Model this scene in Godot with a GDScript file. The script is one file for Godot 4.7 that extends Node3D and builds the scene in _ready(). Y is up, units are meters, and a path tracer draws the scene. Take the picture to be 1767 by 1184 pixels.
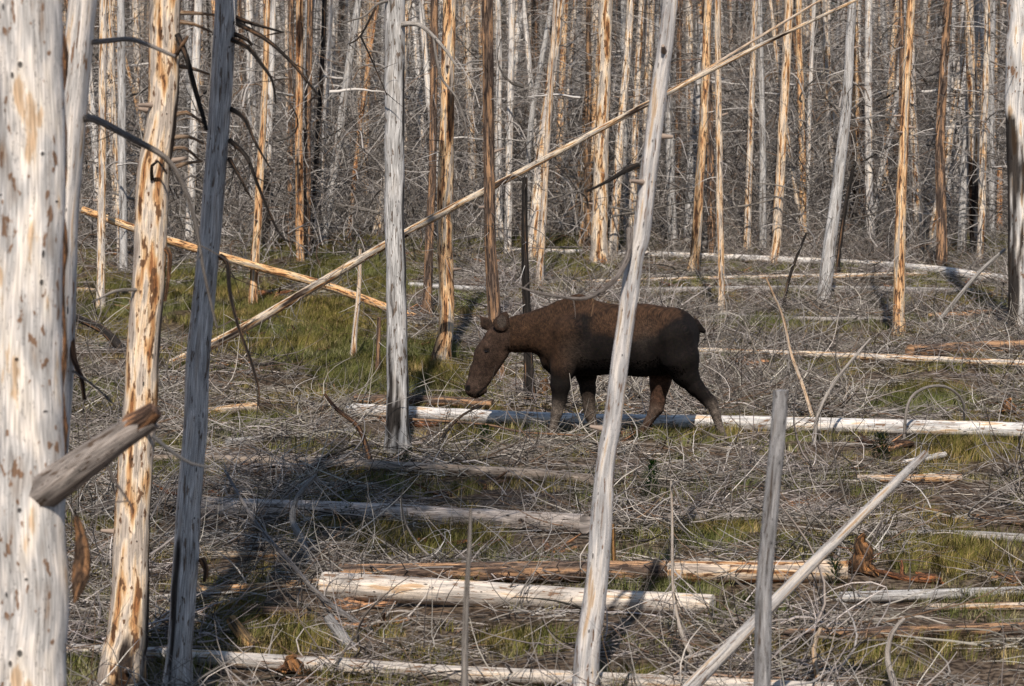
extends Node3D
# A moose walking through a burnt pine forest. y up, metres, camera looks along -z.

const F := 6040.0          # focal length in photograph pixels
const CX := 883.5
const CY := 592.0
const EYE := 5.177         # eye height over the ground plane
const SLOPE := 0.0674      # the ground rises away from the camera
const PITCH := 0.03178

var rng := RandomNumberGenerator.new()
var bump := FastNoiseLite.new()
var tone := FastNoiseLite.new()
var M := {}
var used := {}
var log_strips: Array = []
var landmarks: Array = []

# ---------------------------------------------------------------- mesh collector
class MB:
	var v := PackedVector3Array()
	var n := PackedVector3Array()
	var u := PackedVector2Array()
	var c := PackedColorArray()
	var ix := PackedInt32Array()
	func mesh() -> ArrayMesh:
		var a := []
		a.resize(Mesh.ARRAY_MAX)
		a[Mesh.ARRAY_VERTEX] = v
		a[Mesh.ARRAY_NORMAL] = n
		a[Mesh.ARRAY_TEX_UV] = u
		a[Mesh.ARRAY_COLOR] = c
		a[Mesh.ARRAY_INDEX] = ix
		var m := ArrayMesh.new()
		m.add_surface_from_arrays(Mesh.PRIMITIVE_TRIANGLES, a)
		return m
	# a tube through points, with rings of the given radii; rough bends the rings in and out
	func tube(p: PackedVector3Array, r: PackedFloat32Array, sides: int, col: Color, uv0 := Vector2.ZERO, vlen := 5.0, rough: FastNoiseLite = null, amount := 0.0, zones: Array = [], cap := true, side := Vector3.RIGHT) -> void:
		var count := p.size()
		var first := v.size()
		var run := 0.0
		var a := side
		for j in count:
			var t: Vector3
			if j == 0: t = p[1] - p[0]
			elif j == count - 1: t = p[j] - p[j - 1]
			else: t = p[j + 1] - p[j - 1]
			t = t.normalized()
			if absf(t.dot(a)) > 0.95 and j == 0: a = Vector3.UP if absf(t.y) < 0.9 else Vector3.BACK
			a = (a - t * a.dot(t)).normalized()
			var b := t.cross(a)
			if j > 0: run += p[j].distance_to(p[j - 1])
			for i in sides + 1:
				var th := TAU * i / sides
				var d := a * cos(th) + b * sin(th)
				var rr := r[j]
				if rough: rr *= 1.0 + amount * (rough.get_noise_3d(cos(th) * 6.0 + uv0.x * 90.0, run * 6.0, sin(th) * 6.0 + uv0.y * 70.0) + 0.6 * rough.get_noise_3d(cos(th) * 16.0, run * 2.0 + uv0.y * 300.0, sin(th) * 16.0))
				v.append(p[j] + d * rr)
				n.append(d)
				u.append(Vector2(uv0.x + float(i) / sides, uv0.y + run / vlen))
				c.append(col if zones.is_empty() else burnt(zones, run, th, col, rough))
		var w := sides + 1
		for j in count - 1:
			for i in sides:
				var q := first + j * w + i
				ix.append_array(PackedInt32Array([q, q + w, q + w + 1, q, q + w + 1, q + 1]))
		if cap and sides > 4:
			for e in [0, count - 1]:
				var t2: Vector3 = (p[0] - p[1]).normalized() if e == 0 else (p[count - 1] - p[count - 2]).normalized()
				var mid := v.size()
				v.append(p[e] + t2 * r[e] * 0.15); n.append(t2); u.append(uv0); c.append(col)
				for i in sides + 1:
					v.append(v[first + e * w + i]); n.append(t2); u.append(uv0 + Vector2(0.02 * cos(TAU * i / sides), 0.02 * sin(TAU * i / sides))); c.append(col)
				for i in sides:
					if e == 0: ix.append_array(PackedInt32Array([mid, mid + 1 + i, mid + 2 + i]))
					else: ix.append_array(PackedInt32Array([mid, mid + 2 + i, mid + 1 + i]))
	# char and other dark tone on the wood: zones are [low height, high height, centre angle, half width, seed]
	func burnt(zones: Array, run: float, th: float, col: Color, nz: FastNoiseLite) -> Color:
		var dark := 0.0
		for z in zones:
			var gap := absf(angle_difference(th, z[2])) / float(z[3])
			var e := minf(minf(run - float(z[0]), float(z[1]) - run) * 2.0, 1.0)
			var sd: float = z[4]
			var k := e - gap + 0.9 * nz.get_noise_3d(cos(th) * 22.0 + sd, run * 26.0, sin(th) * 22.0) + 0.9 * nz.get_noise_3d(cos(th) * 70.0 + sd, run * 30.0, sin(th) * 70.0)
			if k > 0.0: dark = maxf(dark, minf(1.0, k * 4.0))
		return col.lerp(Color(col.r * 0.07, col.g * 0.06, col.b * 0.058), dark)
	func tri(a: Vector3, b: Vector3, d: Vector3, nn: Vector3, col: Color) -> void:
		var k := v.size()
		v.append(a); v.append(b); v.append(d)
		for i in 3:
			n.append(nn); u.append(Vector2.ZERO); c.append(col)
		ix.append(k); ix.append(k + 1); ix.append(k + 2)

# ---------------------------------------------------------------- places
func ground_y(x: float, z: float) -> float:
	return SLOPE * -z + 0.09 * bump.get_noise_2d(x * 9.0, z * 9.0) + 0.05 * bump.get_noise_2d(x * 40.0 + 300.0, z * 40.0)
func row_depth(py: float) -> float:      # depth of the flat slope seen at a picture row
	return F * EYE / (py + 7.0)
func at(px: float, py: float, d: float) -> Vector3:   # the point seen there at that depth
	var dir := Vector3((px - CX) / F, -(py - CY) / F, -1.0).rotated(Vector3.RIGHT, -PITCH)
	return Vector3(0, EYE, 0) + dir * (d / -dir.z)
func ground_at(px: float, py: float) -> Vector3:
	var d := row_depth(py)
	for k in 4:
		var q := at(px, py, d)
		d += clampf((q.y - ground_y(q.x, q.z)) / (EYE / d + 0.02), -3.0, 3.0) * 0.8
	var p := at(px, py, d)
	p.y = ground_y(p.x, p.z)
	return p
func screen(p: Vector3) -> Vector2:
	var q := (p - Vector3(0, EYE, 0)).rotated(Vector3.RIGHT, PITCH)
	return Vector2(CX + F * q.x / -q.z, CY - F * q.y / -q.z)

# ---------------------------------------------------------------- naming
func numbered(called: String) -> String:
	var k: int = used.get(called, 0)
	used[called] = k + 1
	return called if k == 0 else "%s_%03d" % [called, k]
func tag(o: Node, label: String, category: String, group := "", kind := "") -> void:
	if label: o.set_meta("label", label)
	if category: o.set_meta("category", category)
	if group: o.set_meta("group", group)
	if kind: o.set_meta("kind", kind)
func thing(called: String, label: String, category: String, where: Vector3, group := "") -> Node3D:
	var o := Node3D.new()
	o.name = numbered(called)
	add_child(o)
	o.position = where
	tag(o, label, category, group)
	return o
func part(parent: Node3D, called: String, m: Mesh, mat: Material) -> MeshInstance3D:
	var o := MeshInstance3D.new()
	o.name = called
	o.mesh = m
	o.material_override = mat
	parent.add_child(o, true)
	return o
func solo(called: String, m: Mesh, mat: Material) -> MeshInstance3D:
	var o := MeshInstance3D.new()
	o.name = numbered(called)
	o.mesh = m
	o.material_override = mat
	add_child(o)
	return o
func many(called: String, m: Mesh, mat: Material, where: Array, tints: Array, label: String, category: String) -> void:
	var mm := MultiMesh.new()
	mm.transform_format = MultiMesh.TRANSFORM_3D
	mm.use_colors = true
	mm.mesh = m
	mm.instance_count = where.size()
	for i in where.size():
		mm.set_instance_transform(i, where[i])
		mm.set_instance_color(i, tints[i])
	var o := MultiMeshInstance3D.new()
	o.name = numbered(called)
	o.multimesh = mm
	o.material_override = mat
	add_child(o)
	tag(o, label, category, "", "stuff")

# ---------------------------------------------------------------- materials
func lut(stops: Array) -> PackedVector3Array:      # colour ramp with 256 entries, sRGB
	var out := PackedVector3Array()
	for i in 256:
		var t := i / 255.0
		var k := 0
		while k < stops.size() - 2 and t > float(stops[k + 1][0]): k += 1
		var f := clampf((t - float(stops[k][0])) / maxf(0.001, float(stops[k + 1][0]) - float(stops[k][0])), 0, 1)
		var a: Color = stops[k][1]
		var b: Color = stops[k + 1][1]
		var c := a.lerp(b, f)
		out.append(Vector3(c.r, c.g, c.b) * 255.0)
	return out
func noise_bytes(sd: int, freq: float, w: int, h: int, to_h: int, type := FastNoiseLite.TYPE_SIMPLEX_SMOOTH, oct := 4) -> PackedByteArray:
	var nz := FastNoiseLite.new()
	nz.seed = sd
	nz.frequency = freq
	nz.noise_type = type
	nz.fractal_octaves = oct
	nz.cellular_return_type = FastNoiseLite.RETURN_DISTANCE
	var im := nz.get_seamless_image(w, h)
	if to_h != h: im.resize(w, to_h, Image.INTERPOLATE_CUBIC)
	return im.get_data()
# peeled wood: patches of colour (ramp over coarse noise), fine lengthwise grain, long cracks, clustered scabs of bark
func wood(sd: int, stops: Array, grain: float, crack: int, scab: int, scab_color: Color, rough := 0.85) -> StandardMaterial3D:
	var W := 512
	var H := 1024
	var fine := noise_bytes(sd, 0.16, W, 64, H, FastNoiseLite.TYPE_SIMPLEX_SMOOTH, 4)
	var seam := noise_bytes(sd + 1, 0.05, W, 36, H, FastNoiseLite.TYPE_SIMPLEX_SMOOTH, 3)
	var patch := noise_bytes(sd + 2, 0.011, W, 380, H, FastNoiseLite.TYPE_SIMPLEX_SMOOTH, 6)
	var spot := noise_bytes(sd + 3, 0.03, W, 640, H, FastNoiseLite.TYPE_SIMPLEX_SMOOTH, 6)
	var ramp := lut(stops)
	var px := PackedByteArray(); px.resize(W * H * 3)
	var hh := PackedByteArray(); hh.resize(W * H)
	var sc := Vector3(scab_color.r, scab_color.g, scab_color.b) * 255.0
	var base := 1.0 - grain
	var per := grain / 118.0
	for i in W * H:
		var s := fine[i]
		var k := base + per * s
		var c := ramp[patch[i]]
		var hgt := 110.0 + 0.35 * s
		var e := seam[i] - 125
		if e > 0 and e < crack:
			k *= 0.58
			hgt -= 60.0
		# scabs gather where the coarse pattern is low
		var over := spot[i] - scab + (128 - patch[i]) / 2
		if over > 0:
			c = c.lerp(sc, minf(1.0, over / 9.0) * 0.85)
			hgt += 30.0
		c *= k
		px[i * 3] = mini(255, int(c.x)); px[i * 3 + 1] = mini(255, int(c.y)); px[i * 3 + 2] = mini(255, int(c.z))
		hh[i] = clampi(int(hgt), 0, 255)
	# knots where twigs broke off
	var kr := RandomNumberGenerator.new(); kr.seed = sd
	for k in 30:
		var kx := kr.randi_range(0, W - 1)
		var ky := kr.randi_range(12, H - 13)
		var rx := kr.randf_range(3.0, 7.0)
		var ry := kr.randf_range(2.0, 8.0)
		for dy in range(-9, 10):
			for dx in range(-16, 17):
				var q := sqrt(dx * dx / (rx * rx) + dy * dy / (ry * ry))
				if q > 1.4: continue
				var i := (ky + dy) * W + posmod(kx + dx, W)
				var f := 0.42 if q < 0.7 else (0.68 if q < 1.0 else 1.08)
				for ch in 3: px[i * 3 + ch] = mini(255, int(px[i * 3 + ch] * f))
				hh[i] = clampi(hh[i] + (-80 if q < 0.75 else 25), 0, 255)
	var m := StandardMaterial3D.new()
	m.albedo_texture = ImageTexture.create_from_image(Image.create_from_data(W, H, false, Image.FORMAT_RGB8, px))
	m.heightmap_enabled = true
	m.heightmap_texture = ImageTexture.create_from_image(Image.create_from_data(W, H, false, Image.FORMAT_L8, hh))
	m.heightmap_scale = 1.0
	m.vertex_color_use_as_albedo = true
	m.roughness = rough
	m.metallic_specular = 0.3
	return m
func plain(rough := 0.9, glow_through := Color.BLACK) -> StandardMaterial3D:
	var m := StandardMaterial3D.new()
	m.vertex_color_use_as_albedo = true
	m.roughness = rough
	m.metallic_specular = 0.25
	if glow_through != Color.BLACK:
		m.backlight_enabled = true
		m.backlight = glow_through
	return m

func make_materials() -> void:
	M.grey = wood(11, [[0.0, Color(0.46, 0.44, 0.425)], [0.3, Color(0.60, 0.59, 0.58)], [0.5, Color(0.67, 0.66, 0.65)], [0.56, Color(0.73, 0.72, 0.71)], [0.75, Color(0.64, 0.62, 0.60)], [1.0, Color(0.56, 0.53, 0.50)]], 0.40, 6, 196, Color(0.36, 0.31, 0.27))
	M.cream = wood(23, [[0.0, Color(0.40, 0.28, 0.19)], [0.22, Color(0.60, 0.42, 0.28)], [0.30, Color(0.74, 0.58, 0.42)], [0.40, Color(0.80, 0.67, 0.52)], [0.46, Color(0.87, 0.78, 0.67)], [0.60, Color(0.87, 0.82, 0.76)], [0.66, Color(0.72, 0.69, 0.66)], [1.0, Color(0.64, 0.60, 0.57)]], 0.30, 4, 168, Color(0.38, 0.28, 0.21))
	M.orange = wood(37, [[0.0, Color(0.36, 0.25, 0.18)], [0.28, Color(0.55, 0.38, 0.25)], [0.36, Color(0.76, 0.585, 0.42)], [0.55, Color(0.84, 0.685, 0.515)], [0.64, Color(0.86, 0.75, 0.61)], [0.72, Color(0.68, 0.63, 0.58)], [1.0, Color(0.60, 0.56, 0.52)]], 0.36, 5, 162, Color(0.28, 0.21, 0.17))
	M.bark = wood(51, [[0.0, Color(0.26, 0.22, 0.19)], [0.4, Color(0.38, 0.32, 0.28)], [0.56, Color(0.46, 0.37, 0.30)], [0.62, Color(0.60, 0.47, 0.36)], [1.0, Color(0.60, 0.47, 0.35)]], 0.55, 10, 150, Color(0.23, 0.19, 0.17))
	M.char = wood(67, [[0.0, Color(0.11, 0.10, 0.095)], [0.5, Color(0.17, 0.155, 0.145)], [0.7, Color(0.23, 0.20, 0.18)], [0.76, Color(0.42, 0.32, 0.24)], [1.0, Color(0.44, 0.33, 0.24)]], 0.55, 12, 190, Color(0.09, 0.085, 0.08))
	M.silver = wood(83, [[0.0, Color(0.58, 0.47, 0.37)], [0.2, Color(0.62, 0.59, 0.565)], [0.38, Color(0.70, 0.69, 0.68)], [0.50, Color(0.77, 0.755, 0.74)], [0.56, Color(0.83, 0.805, 0.78)], [0.74, Color(0.87, 0.835, 0.79)], [0.8, Color(0.80, 0.70, 0.59)], [1.0, Color(0.74, 0.62, 0.50)]], 0.24, 3, 192, Color(0.46, 0.35, 0.27))
	M.stick = plain(0.9)
	M.grass = plain(0.8, Color(0.5, 0.5, 0.3))
	M.needle = plain(0.8)
	M.soil = plain(0.95)
	var nz := FastNoiseLite.new(); nz.seed = 5; nz.frequency = 0.02; nz.fractal_octaves = 6
	var g := Gradient.new()
	var t := NoiseTexture2D.new(); t.noise = nz; t.width = 1024; t.height = 1024; t.seamless = true
	g.offsets = PackedFloat32Array([0.2, 0.45, 0.55, 0.8]); g.colors = PackedColorArray([Color(0.35, 0.30, 0.27), Color(0.62, 0.56, 0.50), Color(0.80, 0.74, 0.68), Color(1, 0.95, 0.9)])
	t.color_ramp = g
	M.soil.albedo_texture = t
	M.soil.uv1_triplanar = true; M.soil.uv1_world_triplanar = true
	M.soil.uv1_scale = Vector3(0.45, 0.45, 0.45)
	
# ---------------------------------------------------------------- wood shapes
func smooth_line(pts: PackedVector3Array, rad: PackedFloat32Array, step: float) -> Array:
	var out := PackedVector3Array()
	var rr := PackedFloat32Array()
	for i in pts.size() - 1:
		var a := pts[maxi(0, i - 1)]
		var b := pts[i]
		var c := pts[i + 1]
		var d := pts[mini(pts.size() - 1, i + 2)]
		var cnt := maxi(1, int(ceil(b.distance_to(c) / step)))
		for k in cnt:
			var t := float(k) / cnt
			out.append(b.cubic_interpolate(c, a, d, t))
			rr.append(lerpf(rad[i], rad[i + 1], t))
	out.append(pts[pts.size() - 1])
	rr.append(rad[rad.size() - 1])
	return [out, rr]

func twig(mb: MB, from: Vector3, dir: Vector3, length: float, r: float, sag: float, col: Color, segs := 5, fork := 0) -> void:
	var p := PackedVector3Array()
	var rr := PackedFloat32Array()
	var q := from
	var d := dir.normalized()
	var turn := Vector3(rng.randf_range(-1, 1), rng.randf_range(-1, 1), rng.randf_range(-1, 1)) * 0.28
	for k in segs + 1:
		p.append(q)
		rr.append(r * (1.0 - 0.8 * k / segs))
		q += d * length / segs
		d = (d + Vector3(0, -sag, 0) + turn * rng.randf_range(0.3, 1.2)).normalized()
		if fork > 0 and k > 0 and k < segs:
			if rng.randf() < 0.75:
				var s := Vector3(rng.randf_range(-1, 1), rng.randf_range(-0.8, 0.8), rng.randf_range(-1, 1))
				twig(mb, q, d + s * 0.8, length * rng.randf_range(0.25, 0.5), r * 0.55, sag * rng.randf_range(-0.6, 1.5), col * rng.randf_range(0.8, 1.2), 3, fork - 1)
	mb.tube(p, rr, 3, col, Vector2(rng.randf(), rng.randf()), 2.0, null, 0.0, [], false)

func twig_color() -> Color:
	var t := rng.randf()
	var k := rng.randf_range(0.6, 1.35)
	if t < 0.17: return Color(0.055, 0.048, 0.044) * k
	if t < 0.22: return Color(0.21, 0.14, 0.095) * k
	if t < 0.30: return Color(0.50, 0.465, 0.43) * k
	if t < 0.58: return Color(0.36, 0.33, 0.305) * k
	return Color(0.19, 0.168, 0.15) * k

# a standing dead tree from measured points [x, y, width] (photograph pixels, bottom to top)
func standing(label: String, mat: StandardMaterial3D, d: float, pts: Array, o := {}) -> Node3D:
	var scale := F / d
	var p := PackedVector3Array()
	var r := PackedFloat32Array()
	var lean: float = o.get("lean", 0.0)
	for e in pts:
		var q := at(e[0], e[1], d)
		p.append(q); r.append(e[2] * 0.5 / scale)
	# down to the ground
	var down := p[1] - p[0]
	down /= maxf(0.2, down.y)
	if p.size() > 2: down = (p[2] - p[0]) / (p[2].y - p[0].y)
	var gy := ground_y(p[0].x, p[0].z)
	if p[0].y > gy + 0.05:
		var drop := p[0].y - gy
		p.insert(0, p[0] - down * drop)
		r.insert(0, r[0] * (1.0 + 0.05 * drop))
	var foot := p[0]
	foot.y = ground_y(foot.x, foot.z)
	p[0].y = foot.y
	if not o.get("no_flare", false):
		p.insert(1, p[0].lerp(p[1], minf(0.5, 0.35 / maxf(0.1, p[1].distance_to(p[0])))))
		r.insert(1, r[0])
		r[0] *= 1.35
	p.insert(0, p[0] - Vector3(0, 0.2, 0)); r.insert(0, r[0] * 1.05)
	# on upwards, out of the frame
	var top: float = o.get("top", 12.0)
	var last := p.size() - 1
	if top > 0.0 and p[last].y - foot.y < top:
		var k0 := maxi(1, last - 1)
		var up := (p[last] - p[k0]) / maxf(0.2, p[last].y - p[k0].y)
		var rise := top - (p[last].y - foot.y)
		up.x = up.x * 0.85
		p.append(p[last] + up * rise * 0.5); r.append(r[last] * 0.8)
		p.append(p[last] + up * rise + Vector3(0.1, 0, -0.05)); r.append(r[last] * 0.35)
	for k in p.size():
		p[k].z -= lean * (p[k].y - foot.y)
		p[k] -= foot
	var fine: Array = smooth_line(p, r, o.get("step", 0.12))
	for k in fine[0].size():
		var h: float = fine[0][k].y
		if h > 0.3: fine[0][k] += Vector3(bump.get_noise_2d(h * 28.0, foot.x * 50.0), 0, bump.get_noise_2d(h * 28.0, foot.x * 50.0 + 400.0)) * fine[1][k] * 0.20
	var mb := MB.new()
	var zones: Array = []
	for z in o.get("char", []): zones.append(z + [float(pts[0][0])])
	var tint: Color = o.get("tint", Color.WHITE)
	mb.tube(fine[0], fine[1], o.get("sides", 18), tint, Vector2(rng.randf(), rng.randf()), o.get("vlen", 4.5), bump, o.get("rough", 0.14), zones)
	var t := thing(o.get("called", "dead_pine"), label, "tree", foot, o.get("group", "standing dead pines"))
	part(t, "trunk", mb.mesh(), mat)
	landmarks.append([pts[pts.size() / 2][0], label])
	# short dead side twigs, many and thin: one part
	var nt: int = o.get("twigs", 0)
	if nt > 0:
		var tb := MB.new()
		var length: float = o.get("twig_length", 0.8)
		for k in nt:
			var f := rng.randf_range(o.get("twig_from", 0.05), o.get("twig_to", 1.0))
			var i := clampi(int(f * (fine[0].size() - 2)), 1, fine[0].size() - 2)
			var th := rng.randf() * TAU
			var dir := Vector3(cos(th), rng.randf_range(-0.5, 0.35), sin(th))
			twig(tb, fine[0][i] + Vector3(cos(th), 0, sin(th)) * fine[1][i] * 0.7, dir, length * rng.randf_range(0.3, 1.3), rng.randf_range(0.004, 0.009) * o.get("twig_thick", 1.0), rng.randf_range(-0.06, 0.22), twig_color(), 5, o.get("twig_fork", 0))
		var w := part(t, "twigs", tb.mesh(), M.stick)
		w.set_meta("kind", "stuff")
	# stubs where limbs broke off
	for k in int(o.get("stubs", 0)):
		var i2 := rng.randi_range(3, int(fine[0].size() * 0.6))
		var th2: float = [PI, 0.0, -PI / 2, -2.2, -0.9][k % 5] + rng.randf_range(-0.3, 0.3)
		var dr := Vector3(cos(th2), rng.randf_range(-0.1, 0.5), -sin(th2))
		var s := MB.new()
		var l := rng.randf_range(0.05, 0.14)
		var st: Vector3 = fine[0][i2] + Vector3(cos(th2), 0, -sin(th2)) * fine[1][i2] * 0.6
		s.tube(PackedVector3Array([st, st + dr * (fine[1][i2] * 0.45 + l * 0.4), st + dr * (fine[1][i2] * 0.45 + l)]), PackedFloat32Array([0.028, 0.018, 0.012]), 6, Color(0.32, 0.25, 0.2))
		part(t, "branch_stub", s.mesh(), M.stick)
	return t

# a limb on a standing tree through measured points [x, y] at depth offsets
func limb(t: Node3D, d: float, pts: Array, r0: float, r1: float, mat: Material, col := Color.WHITE, side_twigs := 0) -> void:
	var p := PackedVector3Array()
	var r := PackedFloat32Array()
	for i in pts.size():
		var dz: float = pts[i][2] if pts[i].size() > 2 else 0.0
		p.append(at(pts[i][0], pts[i][1], d - dz) - t.position)
		r.append(lerpf(r0, r1, float(i) / (pts.size() - 1)))
	var fine: Array = smooth_line(p, r, 0.06)
	var mb := MB.new()
	mb.tube(fine[0], fine[1], 8, col, Vector2(rng.randf(), rng.randf()), 2.0, bump, 0.16)
	for k in side_twigs:
		var i := rng.randi_range(2, fine[0].size() - 1)
		twig(mb, fine[0][i], Vector3(rng.randf_range(-1, 1), rng.randf_range(-1, 0.4), rng.randf_range(-0.6, 0.6)), rng.randf_range(0.08, 0.35), 0.006, 0.1, col, 4)
	part(t, "branch", mb.mesh(), mat)

# a fallen log lying on the ground: points [x, y] of its middle line, widths in pixels
func fallen(label: String, mat: StandardMaterial3D, pts: Array, w0: float, w1: float, o := {}) -> Node3D:
	var p := PackedVector3Array()
	var r := PackedFloat32Array()
	for i in pts.size():
		var w := lerpf(w0, w1, float(i) / (pts.size() - 1))
		var g := ground_at(pts[i][0], pts[i][1] + w * 0.5)
		var rad := w * 0.54 * -g.z / F
		g.y += rad * o.get("rest", 1.0)
		p.append(g); r.append(rad)
	var foot := p[0]
	foot.y -= r[0]
	for i in p.size() - 1:
		log_strips.append([p[i], p[i + 1]])
	for k in p.size(): p[k] -= foot
	var fine: Array = smooth_line(p, r, 0.12)
	var mb := MB.new()
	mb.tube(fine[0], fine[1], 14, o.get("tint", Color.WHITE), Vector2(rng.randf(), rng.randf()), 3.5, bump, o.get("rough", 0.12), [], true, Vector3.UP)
	var t := thing(o.get("called", "fallen_log"), label, "log", foot, "fallen logs on the ground")
	part(t, "trunk", mb.mesh(), mat)
	var nt: int = o.get("twigs", 6)
	var tb := MB.new()
	for k in nt:
		var i := rng.randi_range(0, fine[0].size() - 1)
		var th := rng.randf_range(-0.3, PI + 0.3)
		twig(tb, fine[0][i], Vector3(rng.randf_range(-0.5, 0.5), sin(th), cos(th)), rng.randf_range(0.15, 0.7), rng.randf_range(0.005, 0.011), rng.randf_range(0.0, 0.25), twig_color(), 5)
	if nt > 0:
		part(t, "twigs", tb.mesh(), M.stick).set_meta("kind", "stuff")
	return t

# a pole or loose branch held up at given depths: points [x, y, depth]
func pole(called: String, label: String, category: String, mat: Material, pts: Array, w0: float, w1: float, o := {}) -> Node3D:
	var p := PackedVector3Array()
	var r := PackedFloat32Array()
	for i in pts.size():
		var d: float = pts[i][2]
		p.append(at(pts[i][0], pts[i][1], d))
		r.append(lerpf(w0, w1, float(i) / (pts.size() - 1)) * 0.5 * d / F)
	if o.get("root", true):
		var gy := ground_y(p[0].x, p[0].z)
		if p[0].y > gy:
			var dn := (p[1] - p[0]) / maxf(0.1, p[1].y - p[0].y)
			p.insert(0, p[0] - dn * (p[0].y - gy + 0.06)); r.insert(0, r[0] * 1.04)
		else:
			p[0].y = gy - 0.03
	var foot := p[0]
	for k in p.size(): p[k] -= foot
	var fine: Array = smooth_line(p, r, o.get("step", 0.1))
	var mb := MB.new()
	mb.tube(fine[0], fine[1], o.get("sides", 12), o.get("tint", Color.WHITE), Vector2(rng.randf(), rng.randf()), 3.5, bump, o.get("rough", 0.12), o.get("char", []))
	var t := thing(called, label, category, foot, o.get("group", ""))
	part(t, "shaft" if category != "log" and category != "tree" else "trunk", mb.mesh(), mat)
	var nt: int = o.get("twigs", 0)
	if nt > 0:
		var tb := MB.new()
		for k in nt:
			var i := rng.randi_range(1, fine[0].size() - 1)
			var down: float = o.get("hang", -0.2)
			twig(tb, fine[0][i], Vector3(rng.randf_range(-0.8, 0.8), rng.randf_range(-1, 0.5) + down, rng.randf_range(-0.8, 0.8)), rng.randf_range(0.2, 0.9) * o.get("twig_length", 1.0), rng.randf_range(0.003, 0.008), rng.randf_range(-0.15, 0.25), twig_color(), 5, o.get("fork", 0))
		part(t, "twigs", tb.mesh(), M.stick).set_meta("kind", "stuff")
	return t

# ---------------------------------------------------------------- the moose
var bones: Array = []      # [a, b, ra, rb, width factor]
func mp(cx: float, cy: float, z := 0.0) -> Vector3:   # from a measured side view to metres; image right is +x
	return Vector3((cx - 900.0) / 490.0, (1010.0 - cy) / 490.0 - 0.13 * (0.2 - z), z)
func bone(a: Vector3, b: Vector3, ra: float, rb: float, wide := 1.0) -> void:
	bones.append([a, b, ra, rb, wide])
func chain(pts: Array, wide := 1.0) -> void:
	for i in pts.size() - 1: bone(pts[i][0], pts[i + 1][0], pts[i][1], pts[i + 1][1], wide)
func bone_distance(b: Array, q: Vector3) -> float:
	var a: Vector3 = b[0]
	var ab: Vector3 = b[1] - a
	var p := q - a
	var wide: float = b[4]
	if wide != 1.0:
		# flatten across the body: measure z from the bone's own axis
		var t0 := clampf((p.x * ab.x + p.y * ab.y) / maxf(1e-6, ab.x * ab.x + ab.y * ab.y), 0, 1)
		var dz := (p.z - ab.z * t0) / wide
		var dx := p.x - ab.x * t0
		var dy := p.y - ab.y * t0
		return (sqrt(dx * dx + dy * dy + dz * dz) - lerpf(b[2], b[3], t0)) * lerpf(wide, 1.0, 0.6)
	var t := clampf(p.dot(ab) / maxf(1e-6, ab.length_squared()), 0, 1)
	return (p - ab * t).length() - lerpf(b[2], b[3], t)
func field(q: Vector3, near: Array) -> float:
	var d := 10.0
	for b in near:
		var e := bone_distance(b, q)
		var k := clampf(maxf(b[2], b[3]) * 0.40, 0.022, 0.09)
		var h := maxf(k - absf(d - e), 0.0) / k
		d = minf(d, e) - h * h * k * 0.25
	return d

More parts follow.
